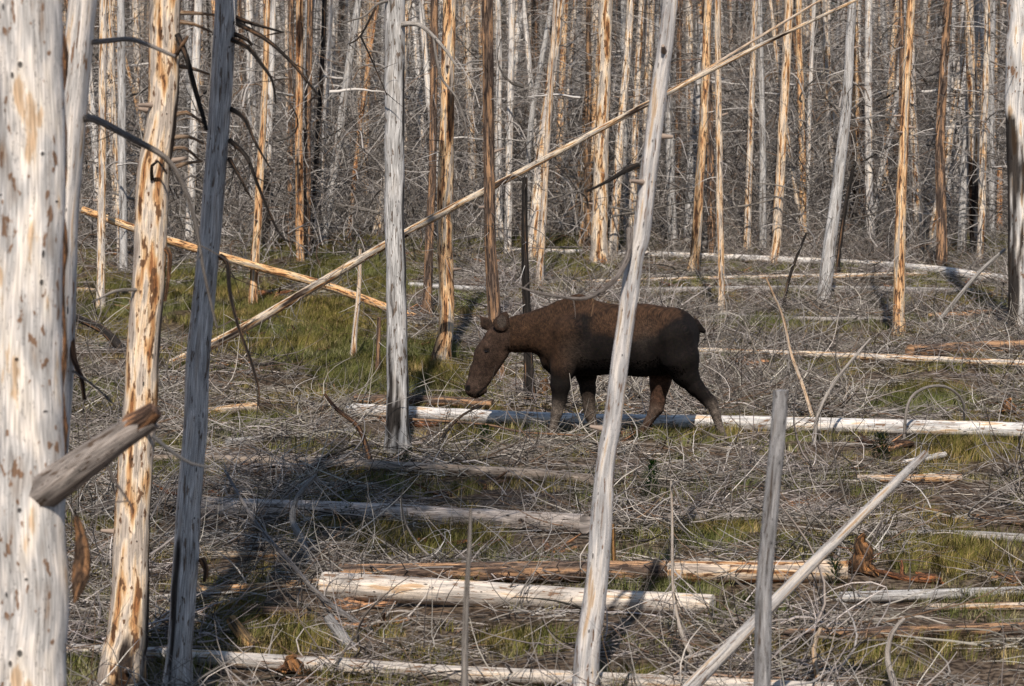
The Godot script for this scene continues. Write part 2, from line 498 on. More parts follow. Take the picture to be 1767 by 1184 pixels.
func moose_color(p: Vector3) -> Color:
	var n1 := tone.get_noise_3d(p.x * 60, p.y * 60, p.z * 60)
	var n2 := tone.get_noise_3d(p.x * 260, p.y * 160, p.z * 260)
	var x := p.x
	var y := p.y
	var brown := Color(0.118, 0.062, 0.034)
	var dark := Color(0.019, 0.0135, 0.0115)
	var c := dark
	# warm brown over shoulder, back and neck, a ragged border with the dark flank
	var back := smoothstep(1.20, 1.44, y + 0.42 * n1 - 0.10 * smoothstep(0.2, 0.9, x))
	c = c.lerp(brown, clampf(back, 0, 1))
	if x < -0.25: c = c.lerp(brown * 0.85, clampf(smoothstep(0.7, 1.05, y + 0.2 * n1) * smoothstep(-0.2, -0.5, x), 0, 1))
	if x < -1.1: c = Color(0.12, 0.072, 0.050).lerp(Color(0.082, 0.050, 0.036), clampf(0.5 + n1, 0, 1))   # face
	if x < -1.35 and y < 0.75: c = c.lerp(Color(0.155, 0.10, 0.074), clampf(0.6 + n1, 0, 1))
	# paler grey-brown patches on shoulder and flank
	var g := Vector2(x + 0.33, (y - 1.02) * 0.7).length()
	c = c.lerp(Color(0.13, 0.100, 0.080), clampf(0.55 - g * 2.6 + 0.35 * n1, 0, 0.5))
	var g2 := Vector2(x - 0.45, (y - 1.1) * 0.6).length()
	c = c.lerp(Color(0.105, 0.082, 0.068), clampf(0.40 - g2 * 2.2 + 0.35 * n1, 0, 0.4))
	# pale stockings with a ragged top
	var leg := smoothstep(0.52, 0.32, y + 0.18 * n1)
	if x < -0.9: leg = 0.0
	c = c.lerp(Color(0.31, 0.25, 0.205), clampf(leg, 0, 1))
	if p.z < -0.02 and y < 0.80 and x > 0.3: c = c.lerp(Color(0.16, 0.085, 0.056), clampf(0.8 + n1, 0, 1) * smoothstep(0.82, 0.70, y))
	if p.z < -0.02 and y < 0.74 and x > -0.4 and x < 0.2: c = c.lerp(Color(0.12, 0.082, 0.062), clampf(0.7 + n1, 0, 1) * smoothstep(0.76, 0.64, y))
	if y < 0.055: c = Color(0.02, 0.017, 0.015)   # hooves
	# the hollow of the near ear is paler than its rim
	var ear := Vector2(x - mp(316, 325).x, (y - mp(316, 325, 0.13).y) * 0.75).length()
	if p.z > 0.12 and ear < 0.055 and y > 1.28: c = Color(0.15, 0.115, 0.095)
	var brow := Vector2(x - mp(228, 492).x, (y - mp(228, 492, 0.09).y) * 1.2).length()
	if absf(p.z) > 0.05 and brow < 0.036: c = Color(0.03, 0.02, 0.016)
	var mouth := absf((y - mp(190, 722).y) - 0.9 * (x - mp(190, 722).x))
	if x < mp(225, 0).x and x > mp(168, 0).x and y < mp(0, 690).y and mouth < 0.018: c = Color(0.02, 0.014, 0.012)
	var nostril := Vector2(x - mp(122, 700).x, (y - mp(122, 700).y) * 0.8).length()
	if nostril < 0.03: c = Color(0.012, 0.009, 0.008)
	var n3 := tone.get_noise_3d(p.x * 900 + p.y * 500, p.y * 420 - p.x * 300, p.z * 700)
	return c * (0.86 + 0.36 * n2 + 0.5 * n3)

func make_moose() -> void:
	var B := 0.0
	chain([[mp(690, 440), 0.355], [mp(800, 422), 0.405], [mp(1120, 425), 0.408], [mp(1285, 400), 0.335]], 0.74)
	bone(mp(690, 305), mp(752, 262), 0.24, 0.205, 0.42)       # hump
	bone(mp(770, 300), mp(900, 345), 0.20, 0.24, 0.45)
	chain([[mp(650, 365), 0.285], [mp(560, 372), 0.245], [mp(420, 388), 0.200], [mp(330, 408), 0.175]], 0.62)
	chain([[mp(283, 428), 0.152], [mp(235, 510), 0.148], [mp(192, 610), 0.120], [mp(166, 688), 0.118]], 0.62)
	bone(mp(318, 500), mp(222, 655), 0.075, 0.062, 0.8)       # jaw
	bone(mp(150, 708), mp(164, 714), 0.092, 0.092, 0.85)      # nose
	bone(mp(205, 690), mp(212, 715), 0.052, 0.040, 0.8)       # lower lip
	bone(mp(222, 462, 0.075), mp(240, 470, 0.078), 0.030, 0.03)
	bone(mp(222, 462, -0.075), mp(240, 470, -0.078), 0.030, 0.03)
	chain([[mp(303, 385, 0.08), 0.04], [mp(312, 338, 0.125), 0.092], [mp(328, 300, 0.145), 0.06], [mp(340, 274, 0.15), 0.014]], 0.26)
	chain([[mp(268, 362, -0.07), 0.035], [mp(226, 326, -0.10), 0.066], [mp(190, 282, -0.12), 0.014]], 0.36)
	bone(mp(600, 545), mp(665, 590), 0.125, 0.15, 0.8)        # brisket
	# front legs
	chain([[mp(700, 400, 0.20), 0.205], [mp(662, 590, 0.20), 0.135], [mp(650, 690, 0.20), 0.112], [mp(645, 770, 0.19), 0.085], [mp(628, 850, 0.19), 0.066], [mp(610, 930, 0.19), 0.046], [mp(602, 972, 0.19), 0.052], [mp(590, 1008, 0.19), 0.05]])
	chain([[mp(760, 420, -0.18), 0.20], [mp(800, 600, -0.2), 0.125], [mp(810, 700, -0.2), 0.09], [mp(818, 800, -0.2), 0.070], [mp(822, 845, -0.2), 0.066], [mp(845, 910, -0.2), 0.046], [mp(866, 945, -0.2), 0.048], [mp(878, 976, -0.2), 0.046]])
	# hind legs
	chain([[mp(1300, 430, 0.15), 0.255], [mp(1335, 540, 0.19), 0.205], [mp(1362, 625, 0.18), 0.145], [mp(1418, 700, 0.18), 0.098], [mp(1508, 792, 0.18), 0.077], [mp(1535, 850, 0.18), 0.058], [mp(1562, 945, 0.18), 0.045], [mp(1572, 980, 0.18), 0.052], [mp(1582, 1008, 0.18), 0.05]])
	chain([[mp(1270, 430, -0.13), 0.25], [mp(1240, 560, -0.17), 0.165], [mp(1226, 660, -0.18), 0.118], [mp(1212, 770, -0.18), 0.086], [mp(1205, 810, -0.18), 0.080], [mp(1160, 885, -0.18), 0.052], [mp(1122, 948, -0.18), 0.046], [mp(1108, 978, -0.18), 0.046]])
	bone(mp(1420, 330), mp(1470, 372), 0.06, 0.028)           # tail
	var cell := 0.0135
	var coarse := 5
	var big := cell * coarse
	var lo := Vector3(-1.75, -0.06, -0.5)
	var nx := int(3.25 / big) + 1
	var ny := int(2.0 / big) + 1
	var nzc := int(1.0 / big) + 1
	var SX := nx * coarse + 2
	var SY := ny * coarse + 2
	var val := {}
	var cells := PackedInt32Array()
	for bx in nx:
		for by in ny:
			for bz in nzc:
				var mid := lo + Vector3(bx + 0.5, by + 0.5, bz + 0.5) * big
				var near: Array = []
				var least := 10.0
				for b in bones:
					var e := bone_distance(b, mid)
					least = minf(least, e)
					if e < big * 1.5 + 0.08: near.append(b)
				if absf(least) > big * 1.35 + 0.03 or near.is_empty(): continue
				for k in (coarse + 1) * (coarse + 1) * (coarse + 1):
					var i := bx * coarse + k % (coarse + 1)
					var j := by * coarse + (k / (coarse + 1)) % (coarse + 1)
					var l := bz * coarse + k / ((coarse + 1) * (coarse + 1))
					var key := i + SX * (j + SY * l)
					if not val.has(key): val[key] = field(lo + Vector3(i, j, l) * cell, near)
				for k in coarse * coarse * coarse:
					cells.append(bx * coarse + k % coarse + SX * (by * coarse + (k / coarse) % coarse + SY * (bz * coarse + k / (coarse * coarse))))
	var corner := PackedInt32Array()
	for k in 8: corner.append((k & 1) + SX * (((k >> 1) & 1) + SY * ((k >> 2) & 1)))
	var mb := MB.new()
	var vert := {}
	for key in cells:
		var f := PackedFloat32Array()
		var inside := 0
		for k in 8:
			var q: float = val[key + corner[k]]
			f.append(q)
			if q < 0: inside += 1
		if inside == 0 or inside == 8: continue
		var sum := Vector3.ZERO
		var cnt := 0
		for ax in 3:
			for k in 8:
				if k & (1 << ax): continue
				var k2 := k | (1 << ax)
				if (f[k] < 0) != (f[k2] < 0):
					var t := f[k] / (f[k] - f[k2])
					var pt := Vector3(k & 1, (k >> 1) & 1, (k >> 2) & 1)
					pt[ax] = t
					sum += pt
					cnt += 1
		var i := key % SX
		var j := (key / SX) % SY
		var l := key / (SX * SY)
		vert[key] = mb.v.size()
		mb.v.append(lo + (Vector3(i, j, l) + sum / cnt) * cell)
	mb.n.resize(mb.v.size())
	mb.u.resize(mb.v.size())
	var step := [1, SX, SX * SY]
	for key in vert:
		for ax in 3:
			var a: float = val[key]
			var b: float = val.get(key + step[ax], 1.0)
			if (a < 0) == (b < 0): continue
			var s1: int = step[(ax + 1) % 3]
			var s2: int = step[(ax + 2) % 3]
			if not (vert.has(key - s1) and vert.has(key - s2) and vert.has(key - s1 - s2)): continue
			var q := [vert[key], vert[key - s1], vert[key - s1 - s2], vert[key - s2]]
			if b < 0: q.reverse()
			for tr in [[0, 1, 2], [0, 2, 3]]:
				var p0: Vector3 = mb.v[q[tr[0]]]
				var p1: Vector3 = mb.v[q[tr[1]]]
				var p2: Vector3 = mb.v[q[tr[2]]]
				var nn := (p2 - p0).cross(p1 - p0)
				mb.ix.append(q[tr[0]]); mb.ix.append(q[tr[1]]); mb.ix.append(q[tr[2]])
				mb.n[q[tr[0]]] += nn; mb.n[q[tr[1]]] += nn; mb.n[q[tr[2]]] += nn
	for k in mb.v.size():
		mb.n[k] = mb.n[k].normalized()
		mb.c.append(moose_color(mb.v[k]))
		mb.u[k] = Vector2(mb.v[k].x * 0.72 + mb.v[k].y * 0.7 + mb.v[k].z, mb.v[k].y * 0.72 - mb.v[k].x * 0.7)
	# place: feet on the slope
	var spot := ground_at(1042, 759)
	var root := thing("moose", "dark brown cow moose walking left with lowered head behind the leaning grey trunk", "moose", spot)
	var m := StandardMaterial3D.new()
	m.vertex_color_use_as_albedo = true
	m.roughness = 0.88
	m.metallic_specular = 0.3
	# hair grain: noise drawn out along the lie of the coat
	var hz := FastNoiseLite.new(); hz.seed = 21; hz.frequency = 0.06; hz.fractal_octaves = 4
	var hi := hz.get_seamless_image(512, 96)
	hi.resize(512, 512, Image.INTERPOLATE_CUBIC)
	hi.adjust_bcs(1.45, 0.65, 1.0)
	var ht := ImageTexture.create_from_image(hi)
	m.albedo_texture = ht
	m.uv1_scale = Vector3(5.0, 4.0, 1)
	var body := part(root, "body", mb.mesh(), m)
	# short coat
	var fur := MB.new()
	var r2 := RandomNumberGenerator.new(); r2.seed = 99
	for k in 60000:
		var i := r2.randi_range(0, mb.v.size() - 1)
		var p := mb.v[i]
		if p.y < 0.06: continue
		var nn := mb.n[i]
		# the coat stands out only along the ridge of neck, hump, back and rump
		if not (nn.y > 0.4 or p.x > 0.95 and nn.x > 0.4): continue
		var flow := Vector3(0.8, -0.75, 0) if p.x > -1.05 else Vector3(0.5, 0.8, 0)
		flow += Vector3(r2.randf_range(-0.5, 0.5), r2.randf_range(-0.5, 0.5), r2.randf_range(-0.4, 0.4))
		flow = (flow - nn * flow.dot(nn)).normalized()
		var head := p.x < -1.05
		var long := r2.randf_range(0.012, 0.03) if head or p.y < 0.7 else r2.randf_range(0.02, 0.05)
		if p.y > 1.55 and p.x < 0.0: long *= 1.5
		p += Vector3(r2.randf_range(-1, 1), r2.randf_range(-1, 1), r2.randf_range(-1, 1)) * 0.006
		var side := nn.cross(flow).normalized() * r2.randf_range(0.0014, 0.0026)
		var tip := p + (flow * 0.93 + nn * r2.randf_range(0.04, 0.22)).normalized() * long
		var col: Color = mb.c[i] * r2.randf_range(0.72, 1.0)
		fur.tri(p - side - nn * 0.003, tip, p + side - nn * 0.003, nn, col)
	var hm := plain(0.88)
	var coat := part(root, "coat", fur.mesh(), hm)
	coat.set_meta("kind", "stuff")
	for s in [1.0, -1.0]:
		var e := SphereMesh.new(); e.radius = 0.020; e.height = 0.036; e.radial_segments = 16; e.rings = 8
		var em := StandardMaterial3D.new(); em.albedo_color = Color(0.05, 0.035, 0.03); em.roughness = 0.08
		var eye := part(root, "eye", e, em)
		eye.position = mp(226, 490, 0.0) + Vector3(0, 0.0, 0.092 * s)

# ---------------------------------------------------------------- forest behind
func tree_variant(sd: int, h: float, r: float, crook: float, ntwig: int, char_h: float) -> Array:
	rng.seed = sd
	var p := PackedVector3Array()
	var rr := PackedFloat32Array()
	var x := Vector3.ZERO
	var dir := Vector3(rng.randf_range(-0.03, 0.03), 1, rng.randf_range(-0.03, 0.03))
	var segs := 26
	for k in segs + 1:
		var f := float(k) / segs
		p.append(x - Vector3(0, 0.25, 0) if k == 0 else x)
		rr.append(r * (1.0 - 0.72 * f) * (1.25 if k == 0 else 1.0))
		x += dir * h / segs
		dir += Vector3(rng.randf_range(-crook, crook), 0, rng.randf_range(-crook, crook))
	var mb := MB.new()
	var zones: Array = []
	if char_h > 0.0: zones = [[-1.0, char_h, rng.randf() * TAU, 2.2, float(sd)]]
	mb.tube(p, rr, 10, Color.WHITE, Vector2(rng.randf(), rng.randf()), 4.5, bump, 0.12, zones)
	var tb := MB.new()
	for k in ntwig:
		var f := pow(rng.randf(), 0.85)
		var i := clampi(int(f * segs), 0, segs - 1)
		var th := rng.randf() * TAU
		var s := Vector3(cos(th), 0, sin(th))
		var q := p[i].lerp(p[i + 1], rng.randf())
		twig(tb, q + s * rr[i] * 0.8, s + Vector3(0, rng.randf_range(-0.6, 0.3), 0), rng.randf_range(0.3, 1.7), rng.randf_range(0.006, 0.013), rng.randf_range(-0.16, 0.30), twig_color(), 5, 1 if rng.randf() < 0.3 else 0)
	return [mb.mesh(), tb.mesh()]

func thickness_word(w: float) -> String:
	return "slender" if w < 6.0 else ("medium" if w < 10.0 else "stout")

func far_forest() -> void:
	var variants: Array = []
	for k in 12:
		variants.append(tree_variant(1000 + k * 17, 12.5 + (k % 4), 0.066 + 0.010 * (k % 5), 0.012 + 0.008 * (k % 3), 190 + 20 * (k % 4), [0.0, 1.2, 0.0, 2.2, 0.0, 0.8][k % 6]))
	var looks := [["grey", M.grey], ["cream", M.cream], ["orange", M.orange], ["brown", M.bark], ["silver", M.silver], ["charred", M.char]]
	rng.seed = 4242
	var placed: Array = []
	var records: Array = []
	var tries := 0
	while records.size() < 262 and tries < 20000:
		tries += 1
		var d := sqrt(lerpf(66.0 * 66.0, 150.0 * 150.0, pow(rng.randf(), 1.15)))
		var half := d * 0.1463 + (0.4 if rng.randf() < 0.8 else 4.0)
		var x := rng.randf_range(-half, half)
		# left of the moose the stand keeps further back
		var sx := CX + F * x / d
		if d < 74.0 and sx > 560 and sx < 760: continue
		var q := Vector2(x, -d)
		var ok := true
		for e in placed:
			if q.distance_squared_to(e) < 1.1: ok = false
		if not ok: continue
		placed.append(q)
		var lk: int = [0, 0, 1, 1, 1, 2, 2, 3, 3, 4, 4, 4, 5][rng.randi_range(0, 12)]
		var sc := rng.randf_range(0.75, 1.35)
		var lean := Vector2(rng.randfn(0.0, 0.035), rng.randfn(0.0, 0.03))
		if rng.randf() < 0.09: lean.x *= 4.5
		records.append({"x": x, "d": d, "look": lk, "scale": sc, "lean": lean, "turn": rng.randf() * TAU, "variant": rng.randi_range(0, 11), "sx": sx})
	# every one gets words that say where it stands
	records.sort_custom(func(a, b): return a.sx < b.sx)
	var groups := {}
	for r in records:
		var w: float = F / r.d * 0.16 * r.scale
		var best := 1e9
		var mark: Array = []
		for l in marks:
			if absf(l[0] - r.sx) < best:
				best = absf(l[0] - r.sx)
				mark = l
		var side := "right of" if r.sx > mark[0] else "left of"
		var lean_word := ""
		if r.lean.x > 0.07: lean_word = " leaning right"
		elif r.lean.x < -0.07: lean_word = " leaning left"
		var depth := "front of thicket" if r.d < 90 else ("middle of thicket" if r.d < 120 else "back of thicket")
		if r.sx < -8 or r.sx > 1775:
			r.label = "dead %s pine just beyond the %s edge of the picture" % [looks[r.look][0], "left" if r.sx < 0 else "right"]
		else:
			r.label = "%s %s pine%s, %s, %s %s" % [thickness_word(w), looks[r.look][0], lean_word, depth, side, mark[1]]
		if not groups.has(r.label): groups[r.label] = []
		groups[r.label].append(r)
	var order := ["first", "second", "third", "fourth", "fifth", "sixth", "seventh", "eighth"]
	for l in groups:
		if groups[l].size() > 1 and groups[l].size() < 9 and not l.contains("beyond"):
			for k in groups[l].size(): groups[l][k].label = l + ", " + order[k] + " from left"
	var protos := {}
	for r in records:
		var key := "%d_%d" % [r.variant, r.look]
		var o: Node3D
		var where := Vector3(r.x, ground_y(r.x, -r.d), -r.d)
		if protos.has(key):
			o = protos[key].duplicate()
			o.name = numbered("dead_pine")
			add_child(o)
		else:
			o = thing("dead_pine", "", "tree", where)
			part(o, "trunk", variants[r.variant][0], looks[r.look][1])
			part(o, "twigs", variants[r.variant][1], M.stick).set_meta("kind", "stuff")
			protos[key] = o
		var b := Basis(Vector3.UP, r.turn).scaled(Vector3(r.scale, 1.0, r.scale))
		b = Basis(Vector3.FORWARD, r.lean.x) * Basis(Vector3.RIGHT, r.lean.y) * b
		o.transform = Transform3D(b, where)
		tag(o, r.label, "tree", "dead pines of the far thicket")
	# beyond: too many to count
	for k in 6:
		var where: Array = []
		var tw: Array = []
		var tints: Array = []
		for i in 150:
			var d := sqrt(lerpf(148.0 * 148.0, 300.0 * 300.0, rng.randf()))
			var x := rng.randf_range(-1, 1) * (d * 0.147 + 4.0)
			var b := Basis(Vector3.UP, rng.randf() * TAU).scaled(Vector3.ONE * rng.randf_range(0.9, 1.6))
			b = Basis(Vector3.FORWARD, rng.randfn(0, 0.03)) * b
			where.append(Transform3D(b, Vector3(x, ground_y(x, -d), -d)))
			var q := rng.randf_range(0.7, 1.1)
			tints.append(Color(q, q, q))
		var v: Array = variants[k * 2]
		many("distant_dead_pines", v[0], looks[k][1], where, tints, "dead %s trunks in the distance, a wood seen as one mass" % looks[k][0], "forest")
		many("distant_twigs", v[1], M.stick, where, tints, "thin grey twigs of the distant wood seen as one mass", "twigs")
	# dark living conifers far up the slope
	var cb := MB.new()
	rng.seed = 77
	for k in 2600:
		var f := sqrt(rng.randf())
		var y := 1.0 + 12.0 * (1.0 - f)
		var th := rng.randf() * TAU
		var rad := 1.9 * f * rng.randf_range(0.25, 1.0)
		var p := Vector3(cos(th) * rad, y - rad * 0.3, sin(th) * rad)
		var o := Vector3(cos(th), -0.3, sin(th)) * rng.randf_range(0.2, 0.4)
		var s := Vector3(-sin(th), rng.randf_range(-0.4, 0.4), cos(th)) * rng.randf_range(0.04, 0.10)
		cb.tri(p - s, p + o, p + s, Vector3(cos(th), 0.6, sin(th)).normalized(), Color(0.030, 0.040, 0.020) * rng.randf_range(0.6, 1.6))
	cb.tube(PackedVector3Array([Vector3(0, -0.2, 0), Vector3(0, 6, 0), Vector3(0, 12.8, 0)]), PackedFloat32Array([0.18, 0.12, 0.02]), 6, Color(0.07, 0.05, 0.04))
	var cw: Array = []
	var ct: Array = []
	for i in 46:
		var d := rng.randf_range(165.0, 330.0)
		var x := rng.randf_range(-1, 1) * (d * 0.147 + 3.0)
		cw.append(Transform3D(Basis(Vector3.UP, rng.randf() * TAU).scaled(Vector3.ONE * rng.randf_range(0.8, 1.3)), Vector3(x, ground_y(x, -d), -d)))
		ct.append(Color.WHITE)
	many("distant_conifers", cb.mesh(), M.needle, cw, ct, "dark green conifers far up the slope behind the dead trunks", "forest")

# ---------------------------------------------------------------- ground cover
var grass_blobs := [[500, 560, 190, 60], [580, 600, 150, 45], [640, 655, 120, 36], [745, 640, 50, 60], [200, 540, 80, 50], [400, 732, 90, 26], [825, 665, 50, 45], [945, 600, 50, 50], [835, 762, 60, 18], [1195, 752, 70, 18], [1590, 690, 90, 30], [1680, 765, 110, 35], [1640, 960, 130, 45], [1400, 945, 90, 25], [660, 935, 65, 25], [750, 942, 65, 25], [480, 1095, 100, 36], [390, 1090, 60, 40], [1430, 1130, 90, 28], [1220, 925, 80, 28], [600, 480, 120, 40], [330, 500, 80, 40], [1690, 432, 90, 30], [1715, 520, 60, 26], [150, 1150, 60, 28], [900, 1110, 130, 22], [1000, 425, 200, 18], [170, 700, 60, 30], [320, 820, 80, 14], [960, 460, 90, 22], [600, 430, 200, 18], [1140, 620, 50, 20], [1420, 640, 60, 18], [1350, 560, 70, 14]]
func grassy(s: Vector2) -> float:
	var best := 0.0
	for b in grass_blobs:
		var q := Vector2((s.x - b[0]) / b[2], (s.y - b[1]) / b[3]).length()
		best = maxf(best, 1.25 - q)
	return best
func in_front_of_log(p: Vector3) -> bool:
	for s in log_strips:
		var a: Vector3 = s[0]
		var b: Vector3 = s[1]
		if p.x < minf(a.x, b.x) - 0.1 or p.x > maxf(a.x, b.x) + 0.1: continue
		var z := lerpf(a.z, b.z, clampf((p.x - a.x) / (b.x - a.x + 1e-5), 0, 1))
		if p.z > z - 0.2 and p.z < z + 1.35 + 0.05 * maxf(0.0, -z - 25.0): return true
	return false

func brush_clump(sd: int, n: int, spread: float, high: float, rise: float) -> ArrayMesh:
	rng.seed = sd
	var mb := MB.new()
	for k in n:
		var th := rng.randf() * TAU
		var rad := sqrt(rng.randf()) * spread
		var from := Vector3(cos(th) * rad, rng.randf_range(0.0, high), sin(th) * rad)
		var dt := rng.randf() * TAU
		var length := rng.randf_range(0.25, 1.05)
		var thick := rng.randf_range(0.003, 0.0085)
		if rng.randf() < 0.08: thick *= 1.8
		var p := PackedVector3Array()
		var rr := PackedFloat32Array()
		var d := Vector3(cos(dt), rng.randf_range(-0.1, rise), sin(dt)).normalized()
		var bend := Vector3(rng.randf_range(-1, 1), rng.randf_range(-1.0, 0.6), rng.randf_range(-1, 1)) * (rng.randf_range(0.05, 0.45) if rng.randf() < 0.55 else rng.randf_range(0.45, 0.95))
		for s in 8:
			p.append(from)
			rr.append(thick * (1.0 - 0.75 * s / 7.0))
			from += d * length / 7.0
			d = (d + bend * 0.72 + Vector3(rng.randf_range(-1, 1), rng.randf_range(-1, 1), rng.randf_range(-1, 1)) * 0.12).normalized()
			if from.y < 0.0:
				from.y = 0.005
				d.y = absf(d.y) * 0.3
		mb.tube(p, rr, 3, twig_color(), Vector2.ZERO, 2.0, null, 0.0, [], false)
	return mb.mesh()

func tuft(sd: int, n: int, high: float, straw: float) -> ArrayMesh:
	rng.seed = sd
	var mb := MB.new()
	for k in n:
		var th := rng.randf() * TAU
		var rad := rng.randf() * 0.15
		var p := Vector3(cos(th) * rad, -0.02, sin(th) * rad)
		var out := Vector3(cos(th), 0, sin(th)) * rng.randf_range(0.1, 1.3)
		var h := high * rng.randf_range(0.4, 1.0)
		var s := Vector3(sin(th + 0.7), 0, -cos(th + 0.7)) * rng.randf_range(0.0014, 0.003)
		var mid := p + (Vector3.UP + out * 0.5) * h * 0.6
		var tip := mid + (Vector3.UP * 0.7 + out * 1.2) * h * 0.4
		var col := Color(0.15, 0.138, 0.046).lerp(Color(0.082, 0.098, 0.030), rng.randf())
		if rng.randf() < straw: col = Color(0.30, 0.255, 0.15)
		col *= rng.randf_range(0.7, 1.35)
		var nn := (Vector3.UP * 0.8 + Vector3(cos(th), 0, sin(th))).normalized()
		mb.tri(p - s, mid - s * 0.8, p + s, nn, col)
		mb.tri(p + s, mid - s * 0.8, mid + s * 0.8, nn, col)
		mb.tri(mid - s * 0.8, tip, mid + s * 0.8, nn, col)
	return mb.mesh()

func cover() -> void:
	# brushwood
	var kinds: Array = []
	for k in 7: kinds.append(brush_clump(300 + k, 64, 0.62, 0.05 + 0.03 * (k % 3), 0.32))
	for k in 3: kinds.append(brush_clump(330 + k, 40, 0.5, 0.12, 1.2))
	rng.seed = 515
	var lists: Array = []
	var tints: Array = []
	for k in kinds.size(): lists.append([]); tints.append([])
	for k in 9000:
		var d := sqrt(lerpf(15.0 * 15.0, 92.0 * 92.0, rng.randf()))
		var half := d * 0.147 + 2.5
		var x := rng.randf_range(-half, half)
		var p := Vector3(x, ground_y(x, -d), -d)
		var s := screen(p)
		var g := grassy(s)
		var chance := 0.60 + 1.1 * tone.get_noise_2d(x * 22, d * 22)
		if s.x > 1050 and s.y < 720: chance += 0.3
		if s.x < 860 and s.y < 690 and s.y > 430: chance -= 0.48
		chance *= 1.0 - clampf(g * 2.0, 0, 0.94)
		if rng.randf() > chance: continue
		var kind := rng.randi_range(0, 6)
		if rng.randf() < 0.16: kind = rng.randi_range(7, 9)
		if in_front_of_log(p):
			if rng.randf() < 0.86: continue
			kind = rng.randi_range(0, 6)
		var b := Basis(Vector3.UP, rng.randf() * TAU).scaled(Vector3(1, rng.randf_range(0.7, 1.3), 1) * rng.randf_range(0.75, 1.25))
		lists[kind].append(Transform3D(b, p))
		var q := rng.randf_range(0.75, 1.25)
		tints[kind].append(Color(q, q * rng.randf_range(0.95, 1.0), q * rng.randf_range(0.9, 1.0)))
	for k in kinds.size():
		many("brushwood", kinds[k], M.stick, lists[k], tints[k], "tangle of thin grey dead twigs covering the forest floor" if k < 7 else "upright tangle of thin dead twigs sticking out of the litter", "brushwood")
	# crumbled red-brown wood lying about
	var db := MB.new()
	rng.seed = 88
	for k in 5:
		var c0 := Vector3(rng.randf_range(-0.2, 0.2), 0.02, rng.randf_range(-0.2, 0.2))
		var dir := Vector3(rng.randf_range(-1, 1), rng.randf_range(0, 0.25), rng.randf_range(-0.5, 0.5)).normalized() * rng.randf_range(0.1, 0.28)
		var r0 := rng.randf_range(0.02, 0.055)
		db.tube(PackedVector3Array([c0 - dir, c0 - dir * 0.4, c0, c0 + dir * 0.6, c0 + dir]), PackedFloat32Array([r0 * 0.4, r0, r0 * 0.9, r0 * 0.8, r0 * 0.3]), 7, Color.WHITE * rng.randf_range(0.7, 1.2), Vector2(rng.randf(), rng.randf()), 0.8, bump, 0.6)
	var dw: Array = []
	var dt2: Array = []
	for k in 520:
		var d := sqrt(lerpf(16.0 * 16.0, 80.0 * 80.0, rng.randf()))
		var x := rng.randf_range(-1, 1) * (d * 0.147 + 1.5)
		if tone.get_noise_2d(x * 22, d * 22) < -0.05: continue
		dw.append(Transform3D(Basis(Vector3.UP, rng.randf() * TAU).scaled(Vector3.ONE * rng.randf_range(0.5, 1.3)), Vector3(x, ground_y(x, -d), -d)))
		dt2.append([Color(1.1, 0.75, 0.55), Color(1.3, 1.1, 0.95), Color(0.45, 0.4, 0.38), Color(1.8, 1.6, 1.45)][rng.randi_range(0, 3)])
	many("wood_debris", db.mesh(), M.bark, dw, dt2, "crumbled brown and pale chunks of rotten wood in the litter", "wood debris")
	# thin saplings and twigs standing between the trunks of the thicket
	var sap: Array = []
	for k in 4: sap.append(brush_clump(360 + k, 40, 1.0, 1.5, 2.2))
	for k in 4:
		var w: Array = []
		var t: Array = []
		for i in 420:
			var d := sqrt(lerpf(66.0 * 66.0, 160.0 * 160.0, rng.randf()))
			var x := rng.randf_range(-1, 1) * (d * 0.147 + 2.0)
			w.append(Transform3D(Basis(Vector3.UP, rng.randf() * TAU).scaled(Vector3(1.7, rng.randf_range(1.2, 2.6), 1.7)), Vector3(x, ground_y(x, -d), -d)))
			var q := rng.randf_range(0.7, 1.15)
			t.append(Color(q, q, q))
		many("twig_thicket", sap[k], M.stick, w, t, "grey tangle of dead twigs between the trunks of the far thicket", "twigs")
	# grass
	var tufts: Array = [tuft(401, 64, 0.17, 0.3), tuft(402, 56, 0.14, 0.4), tuft(403, 70, 0.22, 0.25), tuft(404, 48, 0.13, 0.7)]
	var gl: Array = [[], [], [], []]
	var gt: Array = [[], [], [], []]
	rng.seed = 616
	for k in 85000:
		var d := sqrt(lerpf(15.0 * 15.0, 90.0 * 90.0, pow(rng.randf(), 1.25)))
		var half := d * 0.147 + 2.5
		var x := rng.randf_range(-half, half)
		var p := Vector3(x, ground_y(x, -d), -d)
		var g := grassy(screen(p))
		var n1 := tone.get_noise_2d(x * 30 + 900, d * 30)
		var chance := clampf(g * 1.3 + 0.5 * n1, 0, 1) if g > 0.05 else clampf(n1 * 1.1 + 0.10, 0, 0.5)
		if rng.randf() > chance: continue
		var kind := rng.randi_range(0, 2) if rng.randf() < 0.75 else 3
		gl[kind].append(Transform3D(Basis(Vector3.UP, rng.randf() * TAU).scaled(Vector3.ONE * rng.randf_range(0.7, 1.3)), p))
		var yellow := clampf(0.5 + 1.4 * tone.get_noise_2d(x * 12 + 50, d * 12), 0, 1)
		gt[kind].append(Color(0.88, 0.98, 0.9).lerp(Color(1.22, 1.05, 0.82), yellow) * rng.randf_range(0.8, 1.15))
	for k in 4:
		many("grass", tufts[k], M.grass, gl[k], gt[k], "yellow-green grass growing between the fallen branches", "grass")

